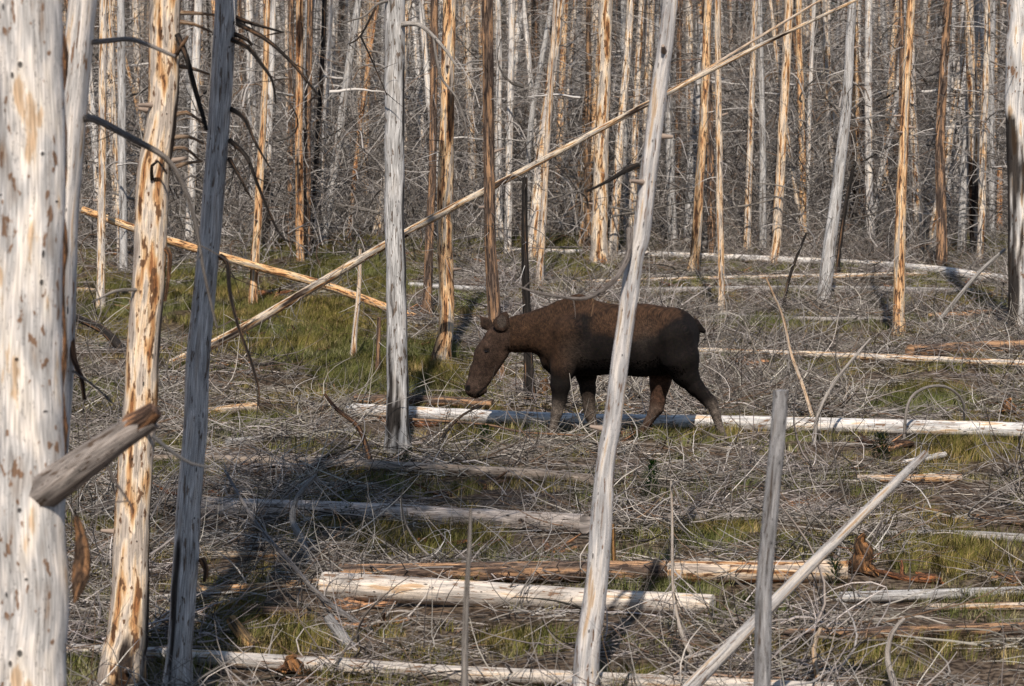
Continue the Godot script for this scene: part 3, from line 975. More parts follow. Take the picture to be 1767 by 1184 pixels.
func leafy_plant(px: float, py: float, h: float, w: float, label: String, col: Color, n := 240) -> void:
	var foot := ground_at(px, py)
	var t := thing("leafy_plant", label, "plant", foot, "green plants among the brushwood")
	var stem := MB.new()
	stem.tube(PackedVector3Array([Vector3(0, -0.03, 0), Vector3(0.01, h * 0.5, 0), Vector3(0.0, h, 0)]), PackedFloat32Array([0.006, 0.005, 0.002]), 5, Color(0.1, 0.11, 0.04))
	part(t, "stem", stem.mesh(), M.stick)
	var mb := MB.new()
	for k in n:
		var y := rng.randf()
		var th := rng.randf() * TAU
		var rad := w * 0.5 * (1.0 - 0.6 * y) * rng.randf_range(0.1, 1.0)
		var p := Vector3(cos(th) * rad, h * (0.08 + 0.92 * y), sin(th) * rad)
		var o := Vector3(cos(th), rng.randf_range(0.2, 1.4), sin(th)).normalized() * rng.randf_range(0.03, 0.07)
		var s := Vector3(-sin(th), 0, cos(th)) * rng.randf_range(0.005, 0.010)
		mb.tri(p - s, p + o, p + s, Vector3(cos(th), 0.7, sin(th)).normalized(), col * rng.randf_range(0.6, 1.5))
	part(t, "leaves", mb.mesh(), M.grass).set_meta("kind", "stuff")

func ground_sheet() -> void:
	var xs := PackedFloat32Array()
	var zs := PackedFloat32Array()
	for k in range(-10, 0): xs.append(-14.0 + k * k * -3.0)
	for k in 71: xs.append(-14.0 + k * 0.4)
	for k in range(1, 11): xs.append(14.0 + k * k * 3.0)
	for k in range(5, 0, -1): zs.append(k * 6.0 - 10.0 + 10.0)
	var z := 0.0
	while z > -92.0:
		zs.append(z)
		z -= 0.4 if z < -14.0 else 2.0
	for k in 30:
		zs.append(z)
		z -= 3.0 + k * 1.2
	var mb := MB.new()
	var W := xs.size()
	for j in zs.size():
		for i in W:
			var x := xs[i]
			var p := Vector3(x, ground_y(x, zs[j]), zs[j])
			mb.v.append(p)
			mb.n.append(Vector3(ground_y(x - 0.2, zs[j]) - ground_y(x + 0.2, zs[j]), 0.4, ground_y(x, zs[j] - 0.2) - ground_y(x, zs[j] + 0.2)).normalized())
			mb.u.append(Vector2(x, zs[j]))
			var k := clampf(0.5 + 1.3 * tone.get_noise_2d(x * 25, zs[j] * 25), 0, 1)
			var c := Color(0.14, 0.115, 0.094).lerp(Color(0.22, 0.19, 0.16), k)
			if zs[j] < -14.0 and zs[j] > -92.0:
				c = c.lerp(Color(0.125, 0.112, 0.05), clampf(grassy(screen(p)) * 1.5, 0, 0.8))
			mb.c.append(c)
	for j in zs.size() - 1:
		for i in W - 1:
			var q := j * W + i
			mb.ix.append_array(PackedInt32Array([q, q + W, q + W + 1, q, q + W + 1, q + 1]))
	var g := solo("ground", mb.mesh(), M.soil)
	g.set_meta("kind", "structure")
	g.set_meta("label", "forest floor of grey-brown litter and soil")

# short phrases for the landmarks of the thicket, by where they cross the upper picture
var marks := [[45, "thick left-edge trunk"], [140, "leaning silver trunk"], [178, "thin cream snag"], [270, "big patchy cream trunk"], [370, "shaded blue-grey trunk"], [450, "charred-foot orange trunk"], [515, "charred-collar trunk"], [620, "thin slanting orange trunk"], [682, "straight grey trunk"], [770, "bent-foot orange trunk"], [842, "trunk behind moose's head"], [880, "trunk above moose's neck"], [930, "trunk above moose's hump"], [1040, "trunk above moose's back"], [1105, "leaning grey foreground trunk"], [1208, "trunk above moose's rump"], [1240, "thin trunk behind rump"], [1296, "slanting pole's upper end"], [1350, "cream-orange trunk"], [1450, "leaning grey right-hand trunk"], [1498, "straight white trunk"], [1558, "bright orange trunk"], [1640, "leaning cream right-hand trunk"], [1682, "half-charred trunk"], [1752, "thick right-edge trunk"]]

func _ready() -> void:
	rng.seed = 7
	bump.seed = 3; bump.frequency = 0.02; bump.fractal_octaves = 3
	tone.seed = 8; tone.frequency = 0.02; tone.fractal_octaves = 3
	# ---- camera
	var cam := Camera3D.new()
	cam.name = "camera"
	var lens := CameraAttributesPhysical.new()
	lens.frustum_focal_length = 122.43
	lens.frustum_focus_distance = 40.5
	lens.exposure_aperture = 5.0
	lens.auto_exposure_enabled = false
	cam.fov = rad_to_deg(2.0 * atan(592.0 / F))
	cam.position = Vector3(0, EYE, 0)
	cam.rotation = Vector3(-PITCH, 0, 0)
	cam.near = 0.1
	cam.far = 4000.0
	add_child(cam)
	cam.attributes = lens
	cam.fov = rad_to_deg(2.0 * atan(592.0 / F))
	cam.far = 4000.0
	cam.current = true
	# ---- sky, sun, exposure
	var we := WorldEnvironment.new()
	we.name = "surroundings"
	var env := Environment.new()
	env.background_mode = Environment.BG_SKY
	var sm := ProceduralSkyMaterial.new()
	sm.sky_top_color = Color(0.40, 0.50, 0.64)
	sm.sky_horizon_color = Color(0.78, 0.81, 0.84)
	sm.ground_bottom_color = Color(0.20, 0.17, 0.14)
	sm.ground_horizon_color = Color(0.55, 0.55, 0.54)
	sm.energy_multiplier = 1.1
	var sky := Sky.new()
	sky.sky_material = sm
	env.sky = sky
	env.tonemap_mode = Environment.TONE_MAPPER_LINEAR
	env.tonemap_exposure = 1.04
	env.sdfgi_enabled = true
	env.ssao_enabled = true
	env.ssil_enabled = true
	we.environment = env
	add_child(we)
	var sun := DirectionalLight3D.new()
	sun.name = "sun"
	sun.light_energy = 1.6
	sun.light_color = Color(1.0, 0.96, 0.91)
	sun.light_angular_distance = 0.5
	sun.shadow_enabled = true
	var az := deg_to_rad(1.0)
	var el := deg_to_rad(43.0)
	sun.look_at_from_position(Vector3.ZERO, Vector3(sin(az) * cos(el), -sin(el), -cos(az) * cos(el)))
	add_child(sun)
	# ---- the place
	make_materials()
	ground_sheet()
	fallen_logs()
	foreground_trees()
	middle_trees()
	far_forest()
	make_moose()
	loose_wood()
	cover()

func fallen_logs() -> void:
	fallen("long pale log along the bottom edge, left half, passing behind the dark trunk", M.silver, [[95, 1122], [330, 1135], [565, 1150]], 23, 27, {"tint": Color(0.8, 0.78, 0.76)})
	fallen("pale log along the bottom edge from the stump to the grey post", M.silver, [[550, 1148], [760, 1162], [1000, 1172], [1440, 1192]], 28, 24, {"tint": Color(0.85, 0.8, 0.75)})
	fallen("thick pale log with lengthwise cracks, lowest of the three stacked at centre", M.silver, [[560, 1012], [800, 1025], [1010, 1036], [1230, 1046]], 46, 34, {"tint": Color(0.9, 0.84, 0.78), "twigs": 14})
	fallen("long brown log with orange bark, just above the thick pale log", M.bark, [[585, 992], [860, 988], [1150, 988]], 32, 36, {"tint": Color(1.3, 1.15, 1.05), "twigs": 12})
	fallen("pale end of log right of the leaning grey trunk, ending by the rotten red stump", M.cream, [[1152, 988], [1300, 988], [1462, 986]], 36, 36, {"tint": Color(0.8, 0.74, 0.68)})
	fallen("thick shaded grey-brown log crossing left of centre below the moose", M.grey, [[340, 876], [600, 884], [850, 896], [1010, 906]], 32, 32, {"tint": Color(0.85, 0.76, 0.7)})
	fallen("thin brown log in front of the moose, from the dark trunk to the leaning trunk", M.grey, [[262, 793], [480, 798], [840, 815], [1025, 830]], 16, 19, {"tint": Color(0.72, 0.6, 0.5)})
	fallen("long white log lying behind the moose's legs and on to the right edge", M.silver, [[600, 708], [840, 720], [1030, 727], [1210, 731], [1500, 737], [1800, 745], [1960, 749]], 22, 28, {"twigs": 30})
	fallen("rotting brown log just behind the white log, under the moose's muzzle", M.bark, [[610, 690], [730, 692], [850, 698]], 16, 16)
	fallen("long slim cream log right of the moose's hind leg", M.cream, [[1180, 611], [1460, 622], [1800, 638], [1960, 642]], 10, 14, {"rest": 2.2})
	fallen("long white log farthest back, from the black snag to the right edge", M.silver, [[870, 433], [1160, 441], [1460, 455], [1600, 466], [1742, 486]], 9, 17)
	fallen("thin cream log second behind the farthest white log", M.cream, [[930, 490], [1200, 482], [1600, 474]], 8, 9)
	fallen("thin grey log behind the moose's back, ahead of the thin cream log", M.grey, [[1090, 502], [1380, 499], [1680, 503]], 11, 10, {"tint": Color(0.8, 0.78, 0.76)})
	fallen("mossy brown log under brush at the right, above the slim cream log", M.bark, [[1570, 608], [1680, 604], [1800, 600], [1960, 604]], 24, 28, {"tint": Color(1.2, 1.1, 1.0)})
	fallen("short pale log behind the tip of the leaning foreground pole", M.cream, [[1480, 828], [1660, 826]], 15, 13, {"tint": Color(0.8, 0.72, 0.64)})
	fallen("grey log at the right edge above the big grass patch", M.grey, [[1500, 925], [1640, 923], [1800, 932], [1960, 936]], 13, 18, {"tint": Color(0.85, 0.82, 0.8)})
	fallen("dark thin log slanting down to the right edge above the grey log", M.bark, [[1520, 872], [1660, 888], [1800, 908], [1960, 912]], 8, 12)
	fallen("weathered grey log under twigs below the big grass patch at right", M.grey, [[1450, 1032], [1800, 1022], [1960, 1026]], 18, 18)
	fallen("thin cream log below the weathered grey one at right", M.cream, [[1600, 1050], [1800, 1047], [1960, 1051]], 13, 13, {"tint": Color(0.9, 0.85, 0.8)})
	fallen("dark grey log along the lower right, lowest but one", M.bark, [[1340, 1098], [1560, 1092], [1800, 1086], [1960, 1090]], 22, 24, {"tint": Color(1.1, 1.1, 1.1)})
	fallen("short grey log in the grass left of the straight grey trunk", M.grey, [[392, 764], [610, 744]], 13, 11, {"tint": Color(0.8, 0.8, 0.8)})
	fallen("broken pale log end right of the shaded trunk, above the short grey log", M.cream, [[352, 712], [442, 704]], 14, 18, {"tint": Color(0.85, 0.78, 0.7)})
	fallen("orange log end poking from the shadow right of the dark trunk", M.orange, [[345, 1020], [480, 1012], [640, 998]], 16, 12, {"tint": Color(0.85, 0.8, 0.75)})
	fallen("pale thin log between the two shaded logs at left", M.cream, [[300, 957], [490, 958]], 11, 13, {"tint": Color(0.8, 0.74, 0.66)})
	fallen("half-buried brown log in the shadow left of the thick pale log", M.bark, [[400, 1055], [530, 1058]], 18, 16)
	fallen("grey log under the brush behind the green sapling", M.grey, [[1120, 900], [1290, 892], [1420, 900]], 14, 12, {"tint": Color(0.75, 0.7, 0.66)})
	fallen("slender bleached log in the brush behind the moose's rump", M.grey, [[1215, 545], [1420, 552], [1560, 550]], 10, 8, {"tint": Color(0.8, 0.76, 0.72)})
	fallen("grey log in the grass left of the orange bent trunk", M.grey, [[705, 492], [850, 500]], 9, 8)
	fallen("thin grey pole in the far grass left of the straight grey trunk", M.grey, [[455, 432], [560, 455]], 7, 6)
	fallen("pale log chips in the brush under the fallen orange pole", M.cream, [[120, 500], [240, 508]], 9, 9, {"tint": Color(0.75, 0.7, 0.65)})
	fallen("dark rotting log at the right edge behind the charred trunk foot", M.bark, [[1600, 548], [1790, 540]], 16, 18)
	fallen("narrow white log in the brush below the white log at right", M.silver, [[1560, 800], [1630, 785]], 12, 10)

func foreground_trees() -> void:
	# the thick pale trunk at the left edge
	var t := standing("thick pale dead trunk at the left edge with a broken limb", M.silver, 18.0, [[52, 1184, 140], [48, 830, 132], [44, 700, 130], [42, 400, 122], [44, 0, 126]], {"sides": 40, "step": 0.05, "rough": 0.07, "vlen": 3.0, "top": 14.0, "tint": Color(0.93, 0.92, 0.91)})
	limb(t, 18.0, [[70, 850, 0.1], [105, 828, 0.16], [165, 785, 0.22], [215, 750, 0.26], [262, 722, 0.28]], 0.115, 0.062, M.grey, Color(0.62, 0.56, 0.52))
	limb(t, 18.0, [[225, 738, 0.26], [255, 718, 0.3], [268, 706, 0.31]], 0.07, 0.045, M.bark, Color(0.9, 0.8, 0.75))
	limb(t, 18.0, [[262, 752, 0.27], [300, 782, 0.25], [330, 800, 0.22], [362, 806, 0.2]], 0.012, 0.006, M.stick, Color(0.1, 0.095, 0.095))
	limb(t, 18.0, [[180, 795, 0.24], [195, 825, 0.24], [222, 865, 0.24]], 0.010, 0.005, M.stick, Color(0.10, 0.085, 0.075), 3)
	var flap := MB.new()
	var fp := PackedVector3Array()
	var fr := PackedFloat32Array()
	for k in 9:
		fp.append(at(128 + 14.0 * sin(PI * k / 8.0), 880 + k * 20, 17.95) - t.position)
		fr.append([0.005, 0.02, 0.028, 0.04, 0.045, 0.05, 0.045, 0.03, 0.006][k])
	flap.tube(fp, fr, 9, Color(0.9, 0.8, 0.7), Vector2(0.3, 0.2), 1.0, bump, 0.5)
	part(t, "bark_flap", flap.mesh(), M.bark)
	var strip := MB.new()
	fp = PackedVector3Array(); fr = PackedFloat32Array()
	for k in 24:
		fp.append(at(109 + 3.0 * sin(k * 1.3), 60 + k * 34, 18.02) - t.position)
		fr.append(0.010 + 0.008 * absf(sin(k * 2.1)))
	strip.tube(fp, fr, 7, Color(0.9, 0.75, 0.62), Vector2(0.1, 0.7), 1.0, bump, 0.6)
	part(t, "bark_strip", strip.mesh(), M.bark)
	# the silver trunk that leans behind it
	t = standing("silver dead trunk leaning behind the thick trunk at the left edge", M.silver, 22.0, [[62, 1184, 60], [98, 650, 52], [110, 400, 50], [124, 200, 48], [143, 0, 47]], {"sides": 26, "step": 0.07, "tint": Color(0.95, 0.93, 0.92)})
	limb(t, 22.0, [[150, 74, 0.0], [190, 70, 0.1], [225, 68, 0.15], [262, 80, 0.18], [302, 98, 0.2]], 0.020, 0.012, M.grey, Color(0.62, 0.58, 0.55))
	limb(t, 22.0, [[140, 205, 0.0], [165, 206, 0.08], [230, 240, 0.15], [285, 272, 0.15], [315, 318, 0.12], [336, 380, 0.1], [352, 470, 0.1], [374, 565, 0.1]], 0.028, 0.007, M.grey, Color(0.45, 0.41, 0.38), 8)
	limb(t, 22.0, [[120, 560, 0.0], [128, 620, 0.08], [140, 650, 0.1], [146, 690, 0.1]], 0.024, 0.012, M.bark, Color(0.6, 0.5, 0.45))
	limb(t, 22.0, [[125, 640, 0.1], [165, 668, 0.12], [200, 702, 0.1]], 0.010, 0.005, M.stick, Color(0.12, 0.10, 0.09), 2)
	# the patchy cream trunk
	t = standing("big cream dead trunk with orange patches and peeling bark at left", M.cream, 26.2, [[211, 1165, 84], [218, 1084, 70], [224, 984, 63], [232, 790, 60], [242, 690, 58], [247, 600, 57], [262, 400, 56], [268, 300, 56], [280, 200, 50], [288, 0, 52]], {"sides": 34, "step": 0.05, "vlen": 3.2, "rough": 0.08, "tint": Color(0.95, 0.89, 0.82), "stubs": 6, "top": 14.0, "twigs": 90, "twig_from": 0.5, "twig_length": 1.4, "twig_thick": 1.4, "twig_fork": 1, "char": [[0.1, 8.0, 0.1, 0.5], [0.0, 0.45, -1.6, 1.5]]})
	for e in [[[310, 22], [340, 23], [374, 26]], [[308, 38], [335, 42], [366, 56]], [[300, 112], [330, 118], [362, 128]], [[300, 200], [322, 194], [352, 214]], [[298, 238], [325, 236], [352, 248]], [[296, 258], [318, 255], [346, 278]], [[298, 290], [320, 282], [350, 278]]]:
		limb(t, 26.2, e, 0.020, 0.008, M.cream, Color(0.55, 0.47, 0.4))
	limb(t, 26.2, [[306, 60, 0.1], [322, 100, 0.2], [338, 160, 0.25], [350, 200, 0.3], [356, 225, 0.3]], 0.024, 0.014, M.char)
	limb(t, 26.2, [[303, 95, 0.1], [318, 72, 0.2], [324, 62, 0.2]], 0.02, 0.012, M.bark)
	limb(t, 26.2, [[262, 310, 0.14], [262, 286, 0.24], [272, 278, 0.26], [288, 300, 0.22]], 0.016, 0.008, M.char)
	limb(t, 26.2, [[235, 500, 0.1], [200, 502, 0.2], [172, 515, 0.24], [158, 522, 0.25]], 0.014, 0.006, M.grey, Color(0.7, 0.66, 0.62), 2)
	limb(t, 26.2, [[285, 430, 0.05], [293, 440, 0.08], [290, 480, 0.1], [284, 520, 0.1]], 0.022, 0.014, M.bark, Color(0.7, 0.6, 0.5))
	# the shaded blue-grey trunk
	t = standing("slim blue-grey dead trunk in shade right of the cream trunk", M.grey, 26.0, [[305, 1184, 43], [318, 984, 46], [333, 800, 42], [344, 600, 41], [363, 400, 38], [376, 200, 37], [391, 0, 37]], {"sides": 28, "step": 0.06, "vlen": 3.5, "top": 13.5, "twigs": 760, "twig_from": 0.58, "twig_to": 0.88, "twig_length": 2.3, "twig_thick": 2.6, "twig_fork": 1, "char": [[0.0, 1.4, -2.2, 0.5]]})  # unseen crown above the frame, thickened to cast the ground shade
	for e in [[[405, 30, 0.0], [440, 42, 0.1], [490, 56, 0.15]], [[405, 38, 0.1], [450, 62, 0.2], [480, 85, 0.25], [512, 118, 0.25], [545, 160, 0.25], [546, 165, 0.25]], [[402, 58, 0.0], [425, 68, 0.1], [436, 78, 0.1]], [[400, 68, 0.05], [428, 82, 0.1], [452, 112, 0.15], [470, 140, 0.15], [476, 180, 0.15]], [[398, 188, 0.0], [422, 205, 0.1], [440, 245, 0.15], [464, 287, 0.2]], [[396, 242, 0.0], [425, 270, 0.1], [445, 320, 0.15], [480, 400, 0.15], [500, 418, 0.15]], [[396, 275, 0.0], [410, 300, 0.1], [435, 345, 0.1]], [[380, 442, 0.05], [393, 455, 0.1], [396, 500, 0.15], [410, 560, 0.2], [432, 620, 0.2], [446, 670, 0.2], [446, 700, 0.2]]]:
		limb(t, 26.0, e, 0.021, 0.006, M.char, Color(1.6, 1.5, 1.5), 4)
	limb(t, 26.0, [[348, 965, 0.03], [356, 985, 0.06], [352, 1004, 0.05]], 0.03, 0.012, M.bark, Color(0.5, 0.45, 0.4))
	# the leaning grey trunk before the moose
	t = standing("grey-white dead trunk leaning right in front of the moose", M.silver, 25.5, [[1009, 1184, 47], [1018, 1100, 43], [1031, 1000, 39], [1037, 900, 39], [1045, 800, 33], [1059, 715, 32], [1074, 600, 31], [1094, 450, 31], [1109, 390, 31], [1138, 150, 28], [1158, 0, 25]], {"sides": 26, "step": 0.06, "vlen": 3.6, "rough": 0.07, "stubs": 4, "tint": Color(0.82, 0.82, 0.84), "top": 11.0})
	limb(t, 25.5, [[1100, 286, 0.0], [1078, 295, 0.1], [1050, 312, 0.15], [1012, 331, 0.2]], 0.026, 0.008, M.char, Color(1.6, 1.4, 1.3))
	limb(t, 25.5, [[1086, 395, 0.0], [1086, 430, 0.1], [1078, 458, 0.15], [1058, 486, 0.2], [1029, 508, 0.2], [1001, 516, 0.2], [974, 513, 0.2], [931, 506, 0.2], [893, 494, 0.2]], 0.026, 0.007, M.grey, Color(0.5, 0.45, 0.42), 3)
	limb(t, 25.5, [[1022, 512, 0.2], [1024, 526, 0.2], [1020, 546, 0.2]], 0.006, 0.003, M.stick, Color(0.16, 0.1, 0.06))
	# the straight grey trunk left of the moose
	t = standing("straight grey dead trunk between the shaded trunk and the moose, dark at its foot", M.grey, 39.2, [[686, 788, 41], [684, 600, 36], [681, 400, 33], [681, 200, 33], [682, 0, 34]], {"sides": 24, "step": 0.08, "vlen": 3.4, "rough": 0.08, "tint": Color(1.12, 1.12, 1.14), "char": [[0.15, 1.6, -2.3, 0.42], [0.3, 1.0, -1.6, 0.3], [0.2, 5.0, -0.35, 0.25]], "top": 13.0, "twigs": 160, "twig_from": 0.55, "twig_length": 1.5, "twig_thick": 1.5, "twig_fork": 1})  # foot darkened with the same zones that draw char elsewhere
	limb(t, 39.2, [[695, 42, 0.1], [722, 42, 0.25], [745, 60, 0.3], [770, 88, 0.3], [792, 120, 0.3]], 0.035, 0.014, M.grey, Color(0.85, 0.8, 0.75), 4)
	limb(t, 39.2, [[748, 65, 0.3], [760, 130, 0.3], [785, 165, 0.3], [800, 200, 0.3], [808, 240, 0.3]], 0.018, 0.007, M.grey, Color(0.6, 0.56, 0.52), 4)
	limb(t, 39.2, [[668, 2, 0.1], [650, 8, 0.2], [628, 28, 0.25], [610, 34, 0.3], [590, 40, 0.3]], 0.018, 0.007, M.grey, Color(0.5, 0.46, 0.42), 3)
	limb(t, 39.2, [[650, 10, 0.2], [622, 62, 0.25], [602, 76, 0.3]], 0.014, 0.007, M.char, Color.WHITE, 3)
	limb(t, 39.2, [[622, 62, 0.25], [640, 100, 0.25], [668, 165, 0.25]], 0.012, 0.005, M.char, Color.WHITE, 5)
	# post and poles close to the camera
	t = standing("grey weathered broken post at the lower right", M.grey, 20.5, [[1314, 1184, 30], [1321, 1000, 28], [1345, 720, 27], [1347, 674, 27]], {"sides": 20, "step": 0.05, "top": 0.0, "called": "broken_snag", "no_flare": true, "tint": Color(0.62, 0.62, 0.64), "rough": 0.05, "vlen": 2.5})
	pole("leaning_pole", "pale grey pole leaning up to the right across the lower right corner", "log", M.silver, [[1192, 1186, 24.5], [1300, 1076, 24.7], [1440, 935, 25.0], [1540, 838, 25.3], [1598, 782, 25.5]], 27, 12, {"tint": Color(0.72, 0.71, 0.71), "twigs": 0})
	pole("thin_snag", "thin blurred upright stick at the bottom centre", "snag", M.grey, [[801, 1184, 20.5], [804, 1050, 20.5], [810, 940, 20.5], [812, 878, 20.5]], 13, 5, {"tint": Color(0.62, 0.58, 0.54)})
	# trees outside the frame whose shade falls into it
	var sh := thing("dead_pine", "tall dead pine outside the picture, left of the camera", "tree", Vector3(-3.60, ground_y(-3.60, -14.0), -14.0), "standing dead pines")
	var smb := MB.new()
	smb.tube(PackedVector3Array([Vector3(0, -0.2, 0), Vector3(0.45, 6, 0), Vector3(0.9, 12, 0), Vector3(1.35, 18, 0), Vector3(1.62, 22, 0)]), PackedFloat32Array([0.2, 0.18, 0.16, 0.13, 0.05]), 14, Color.WHITE, Vector2.ZERO, 4.5)
	part(sh, "trunk", smb.mesh(), M.grey)

func middle_trees() -> void:
	var G := 14
	standing("thin cream snag behind the two leftmost trunks, orange above and grey below", M.cream, row_depth(535), [[173, 532, 15], [176, 300, 14], [178, 0, 14]], {"twigs": 60, "stubs": 2})
	standing("pale thin trunk between the thin cream snag and the big cream trunk", M.grey, row_depth(470), [[213, 470, 14], [210, 200, 14], [208, 0, 13]], {"twigs": 70, "tint": Color(1.1, 1.06, 1.0)})
	standing("slim orange trunk with charred base right of the shaded trunk", M.orange, row_depth(530), [[436, 528, 15], [441, 440, 17], [444, 390, 16], [455, 200, 12], [462, 0, 10]], {"twigs": 50, "char": [[0.9, 1.7, PI, 0.9], [1.0, 1.4, -1.6, 1.4]], "stubs": 3, "tint": Color(1.1, 1.08, 1.05)})
	standing("brown and orange trunk with charred collar left of the straight grey trunk", M.orange, row_depth(455), [[518, 452, 15], [516, 200, 13], [517, 0, 12]], {"twigs": 90, "char": [[1.5, 2.3, -1.5, 2.5], [4.2, 5.2, -1.5, 2.5]], "tint": Color(0.85, 0.75, 0.68)})
	standing("brown barked trunk right beside the brown and orange one", M.bark, row_depth(448), [[530, 445, 13], [531, 200, 12], [535, 0, 10]], {"twigs": 90, "tint": Color(1.25, 1.1, 1.0)})
	standing("thin orange pole slanting right, left of the straight grey trunk", M.orange, row_depth(420), [[602, 415, 9], [612, 300, 8], [634, 120, 7], [652, 0, 6]], {"twigs": 50, "tint": Color(0.9, 0.8, 0.75)})
	standing("charred black trunk between the brown pair and the thin orange pole", M.char, row_depth(430), [[536, 428, 9], [546, 280, 9], [556, 100, 8], [560, 0, 8]], {"twigs": 60, "tint": Color(1.5, 1.4, 1.4)})
	standing("orange dead trunk with a bent foot right of the straight grey trunk", M.orange, row_depth(628), [[760, 622, 30], [768, 570, 26], [770, 500, 26], [767, 400, 26], [768, 300, 26], [771, 200, 22], [777, 0, 22]], {"twigs": 60, "sides": 22, "step": 0.08, "char": [[2.0, 2.6, -1.5, 2.2], [3.3, 4.2, -1.2, 1.4]], "stubs": 3, "tint": Color(1.12, 1.05, 1.0)})
	standing("grey-brown trunk just left of the orange bent trunk", M.bark, row_depth(548), [[736, 545, 17], [741, 400, 15], [747, 250, 14], [750, 0, 13]], {"twigs": 70, "tint": Color(1.5, 1.35, 1.25)})
	standing("brown barked trunk standing behind the moose's head", M.bark, row_depth(660), [[860, 652, 24], [850, 500, 24], [846, 400, 20], [842, 200, 19], [841, 0, 19]], {"twigs": 60, "sides": 22, "step": 0.08, "stubs": 2, "tint": Color(2.1, 1.75, 1.55)})
	standing("short charred black snag behind the moose's neck", M.char, row_depth(702), [[916, 698, 18], [911, 600, 16], [907, 480, 13], [905, 380, 11], [906, 306, 9]], {"twigs": 30, "top": 0.0, "called": "broken_snag", "step": 0.08})
	standing("pale trunk above the moose's neck", M.silver, row_depth(440), [[876, 435, 13], [880, 200, 11], [883, 0, 10]], {"twigs": 70})
	standing("slim grey trunk leaning right above the moose's hump", M.grey, row_depth(440), [[908, 430, 9], [914, 236, 9], [930, 130, 9], [953, 0, 9]], {"twigs": 40})
	standing("slender cream trunk right of the slim leaning grey trunk above the hump", M.cream, row_depth(498), [[930, 495, 13], [937, 380, 12], [947, 200, 10], [959, 0, 8]], {"twigs": 40, "tint": Color(0.9, 0.86, 0.82)})
	standing("stout cream trunk above the moose's back", M.cream, row_depth(462), [[1034, 458, 30], [1035, 380, 28], [1040, 200, 22], [1045, 0, 22]], {"twigs": 60, "sides": 22, "step": 0.08, "stubs": 2, "tint": Color(0.92, 0.88, 0.82)})
	standing("trunk orange below and charred grey above, left of the stout cream trunk", M.bark, row_depth(445), [[1013, 440, 14], [1015, 300, 13], [1016, 165, 11], [1015, 0, 8]], {"twigs": 60, "tint": Color(1.5, 1.15, 0.95)})
	standing("slim grey trunk right of the stout cream trunk", M.grey, row_depth(420), [[1082, 415, 9], [1078, 200, 9], [1075, 0, 8]], {"twigs": 60})
	standing("slim cream trunk just left of the leaning grey trunk's upper half", M.cream, row_depth(435), [[1090, 430, 13], [1095, 270, 12], [1100, 130, 11], [1107, 0, 10]], {"twigs": 60})
	standing("thin cream trunk hidden behind the leaning grey trunk", M.cream, row_depth(415), [[1112, 410, 9], [1114, 200, 9], [1116, 0, 8]], {"twigs": 50})
	standing("orange trunk above the moose's rump", M.orange, row_depth(475), [[1196, 470, 18], [1203, 390, 17], [1209, 300, 15], [1217, 150, 15], [1222, 0, 12]], {"twigs": 60, "sides": 18, "char": [[0.0, 1.3, PI, 1.0]], "stubs": 3, "tint": Color(1.12, 1.08, 1.0)})
	standing("straight thin cream trunk behind the moose's rump", M.cream, row_depth(547), [[1245, 544, 12], [1243, 400, 12], [1240, 200, 11], [1238, 0, 10]], {"twigs": 60, "tint": Color(1, 0.94, 0.86), "stubs": 2})
	standing("thin cream trunk right of the slanting pole", M.cream, row_depth(445), [[1288, 440, 13], [1294, 250, 11], [1303, 0, 9]], {"twigs": 60})
	standing("thin blue-grey trunk beside the thin cream one right of the slanting pole", M.grey, row_depth(443), [[1316, 438, 13], [1316, 250, 11], [1310, 0, 10]], {"twigs": 60})
	standing("cream and orange trunk crossing the slanting pole's upper end", M.cream, row_depth(455), [[1336, 450, 17], [1342, 380, 17], [1352, 200, 16], [1362, 0, 15]], {"twigs": 60, "sides": 18, "tint": Color(1, 0.93, 0.84)})
	standing("orange-footed trunk right of the cream and orange trunk", M.orange, row_depth(418), [[1386, 412, 14], [1384, 250, 12], [1378, 0, 10]], {"twigs": 60})
	standing("thin white trunk left of the leaning grey trunk in the right half", M.silver, row_depth(410), [[1392, 405, 7], [1397, 200, 7], [1405, 0, 6]], {"twigs": 40})
	standing("grey trunk leaning right in the right half", M.grey, row_depth(528), [[1420, 522, 22], [1426, 470, 24], [1437, 390, 22], [1459, 200, 18], [1471, 0, 14]], {"twigs": 50, "sides": 22, "step": 0.08, "stubs": 2, "tint": Color(1.1, 1.07, 1.03)})
	standing("charred thin snag beside the foot of the leaning grey trunk in the right half", M.char, row_depth(480), [[1445, 470, 8], [1455, 380, 8], [1472, 290, 7]], {"top": 0.0, "called": "broken_snag", "twigs": 8})
	standing("straight white trunk in the right half", M.silver, row_depth(428), [[1502, 424, 15], [1499, 250, 13], [1499, 0, 12]], {"twigs": 60})
	standing("thin pale trunk leaning left of the bright orange trunk", M.silver, row_depth(405), [[1506, 400, 10], [1520, 300, 10], [1545, 190, 9], [1556, 60, 7]], {"twigs": 40})
	standing("bright orange trunk in the right half standing nearest of its neighbours", M.orange, row_depth(582), [[1551, 576, 20], [1552, 450, 20], [1553, 390, 19], [1561, 200, 16], [1573, 0, 14]], {"twigs": 70, "sides": 20, "step": 0.08, "stubs": 4, "tint": Color(1.15, 1.1, 1.02)})
	standing("cream trunk leaning right near the right edge", M.cream, row_depth(442), [[1606, 438, 19], [1614, 380, 19], [1632, 280, 15], [1645, 200, 13], [1672, 0, 11]], {"twigs": 70, "sides": 18, "stubs": 2})
	standing("grey trunk charred on its left side near the right edge", M.cream, row_depth(448), [[1686, 444, 20], [1684, 390, 20], [1677, 130, 17], [1672, 0, 15]], {"twigs": 70, "char": [[0.0, 2.4, PI + 0.3, 1.8]], "tint": Color(0.85, 0.83, 0.8)})
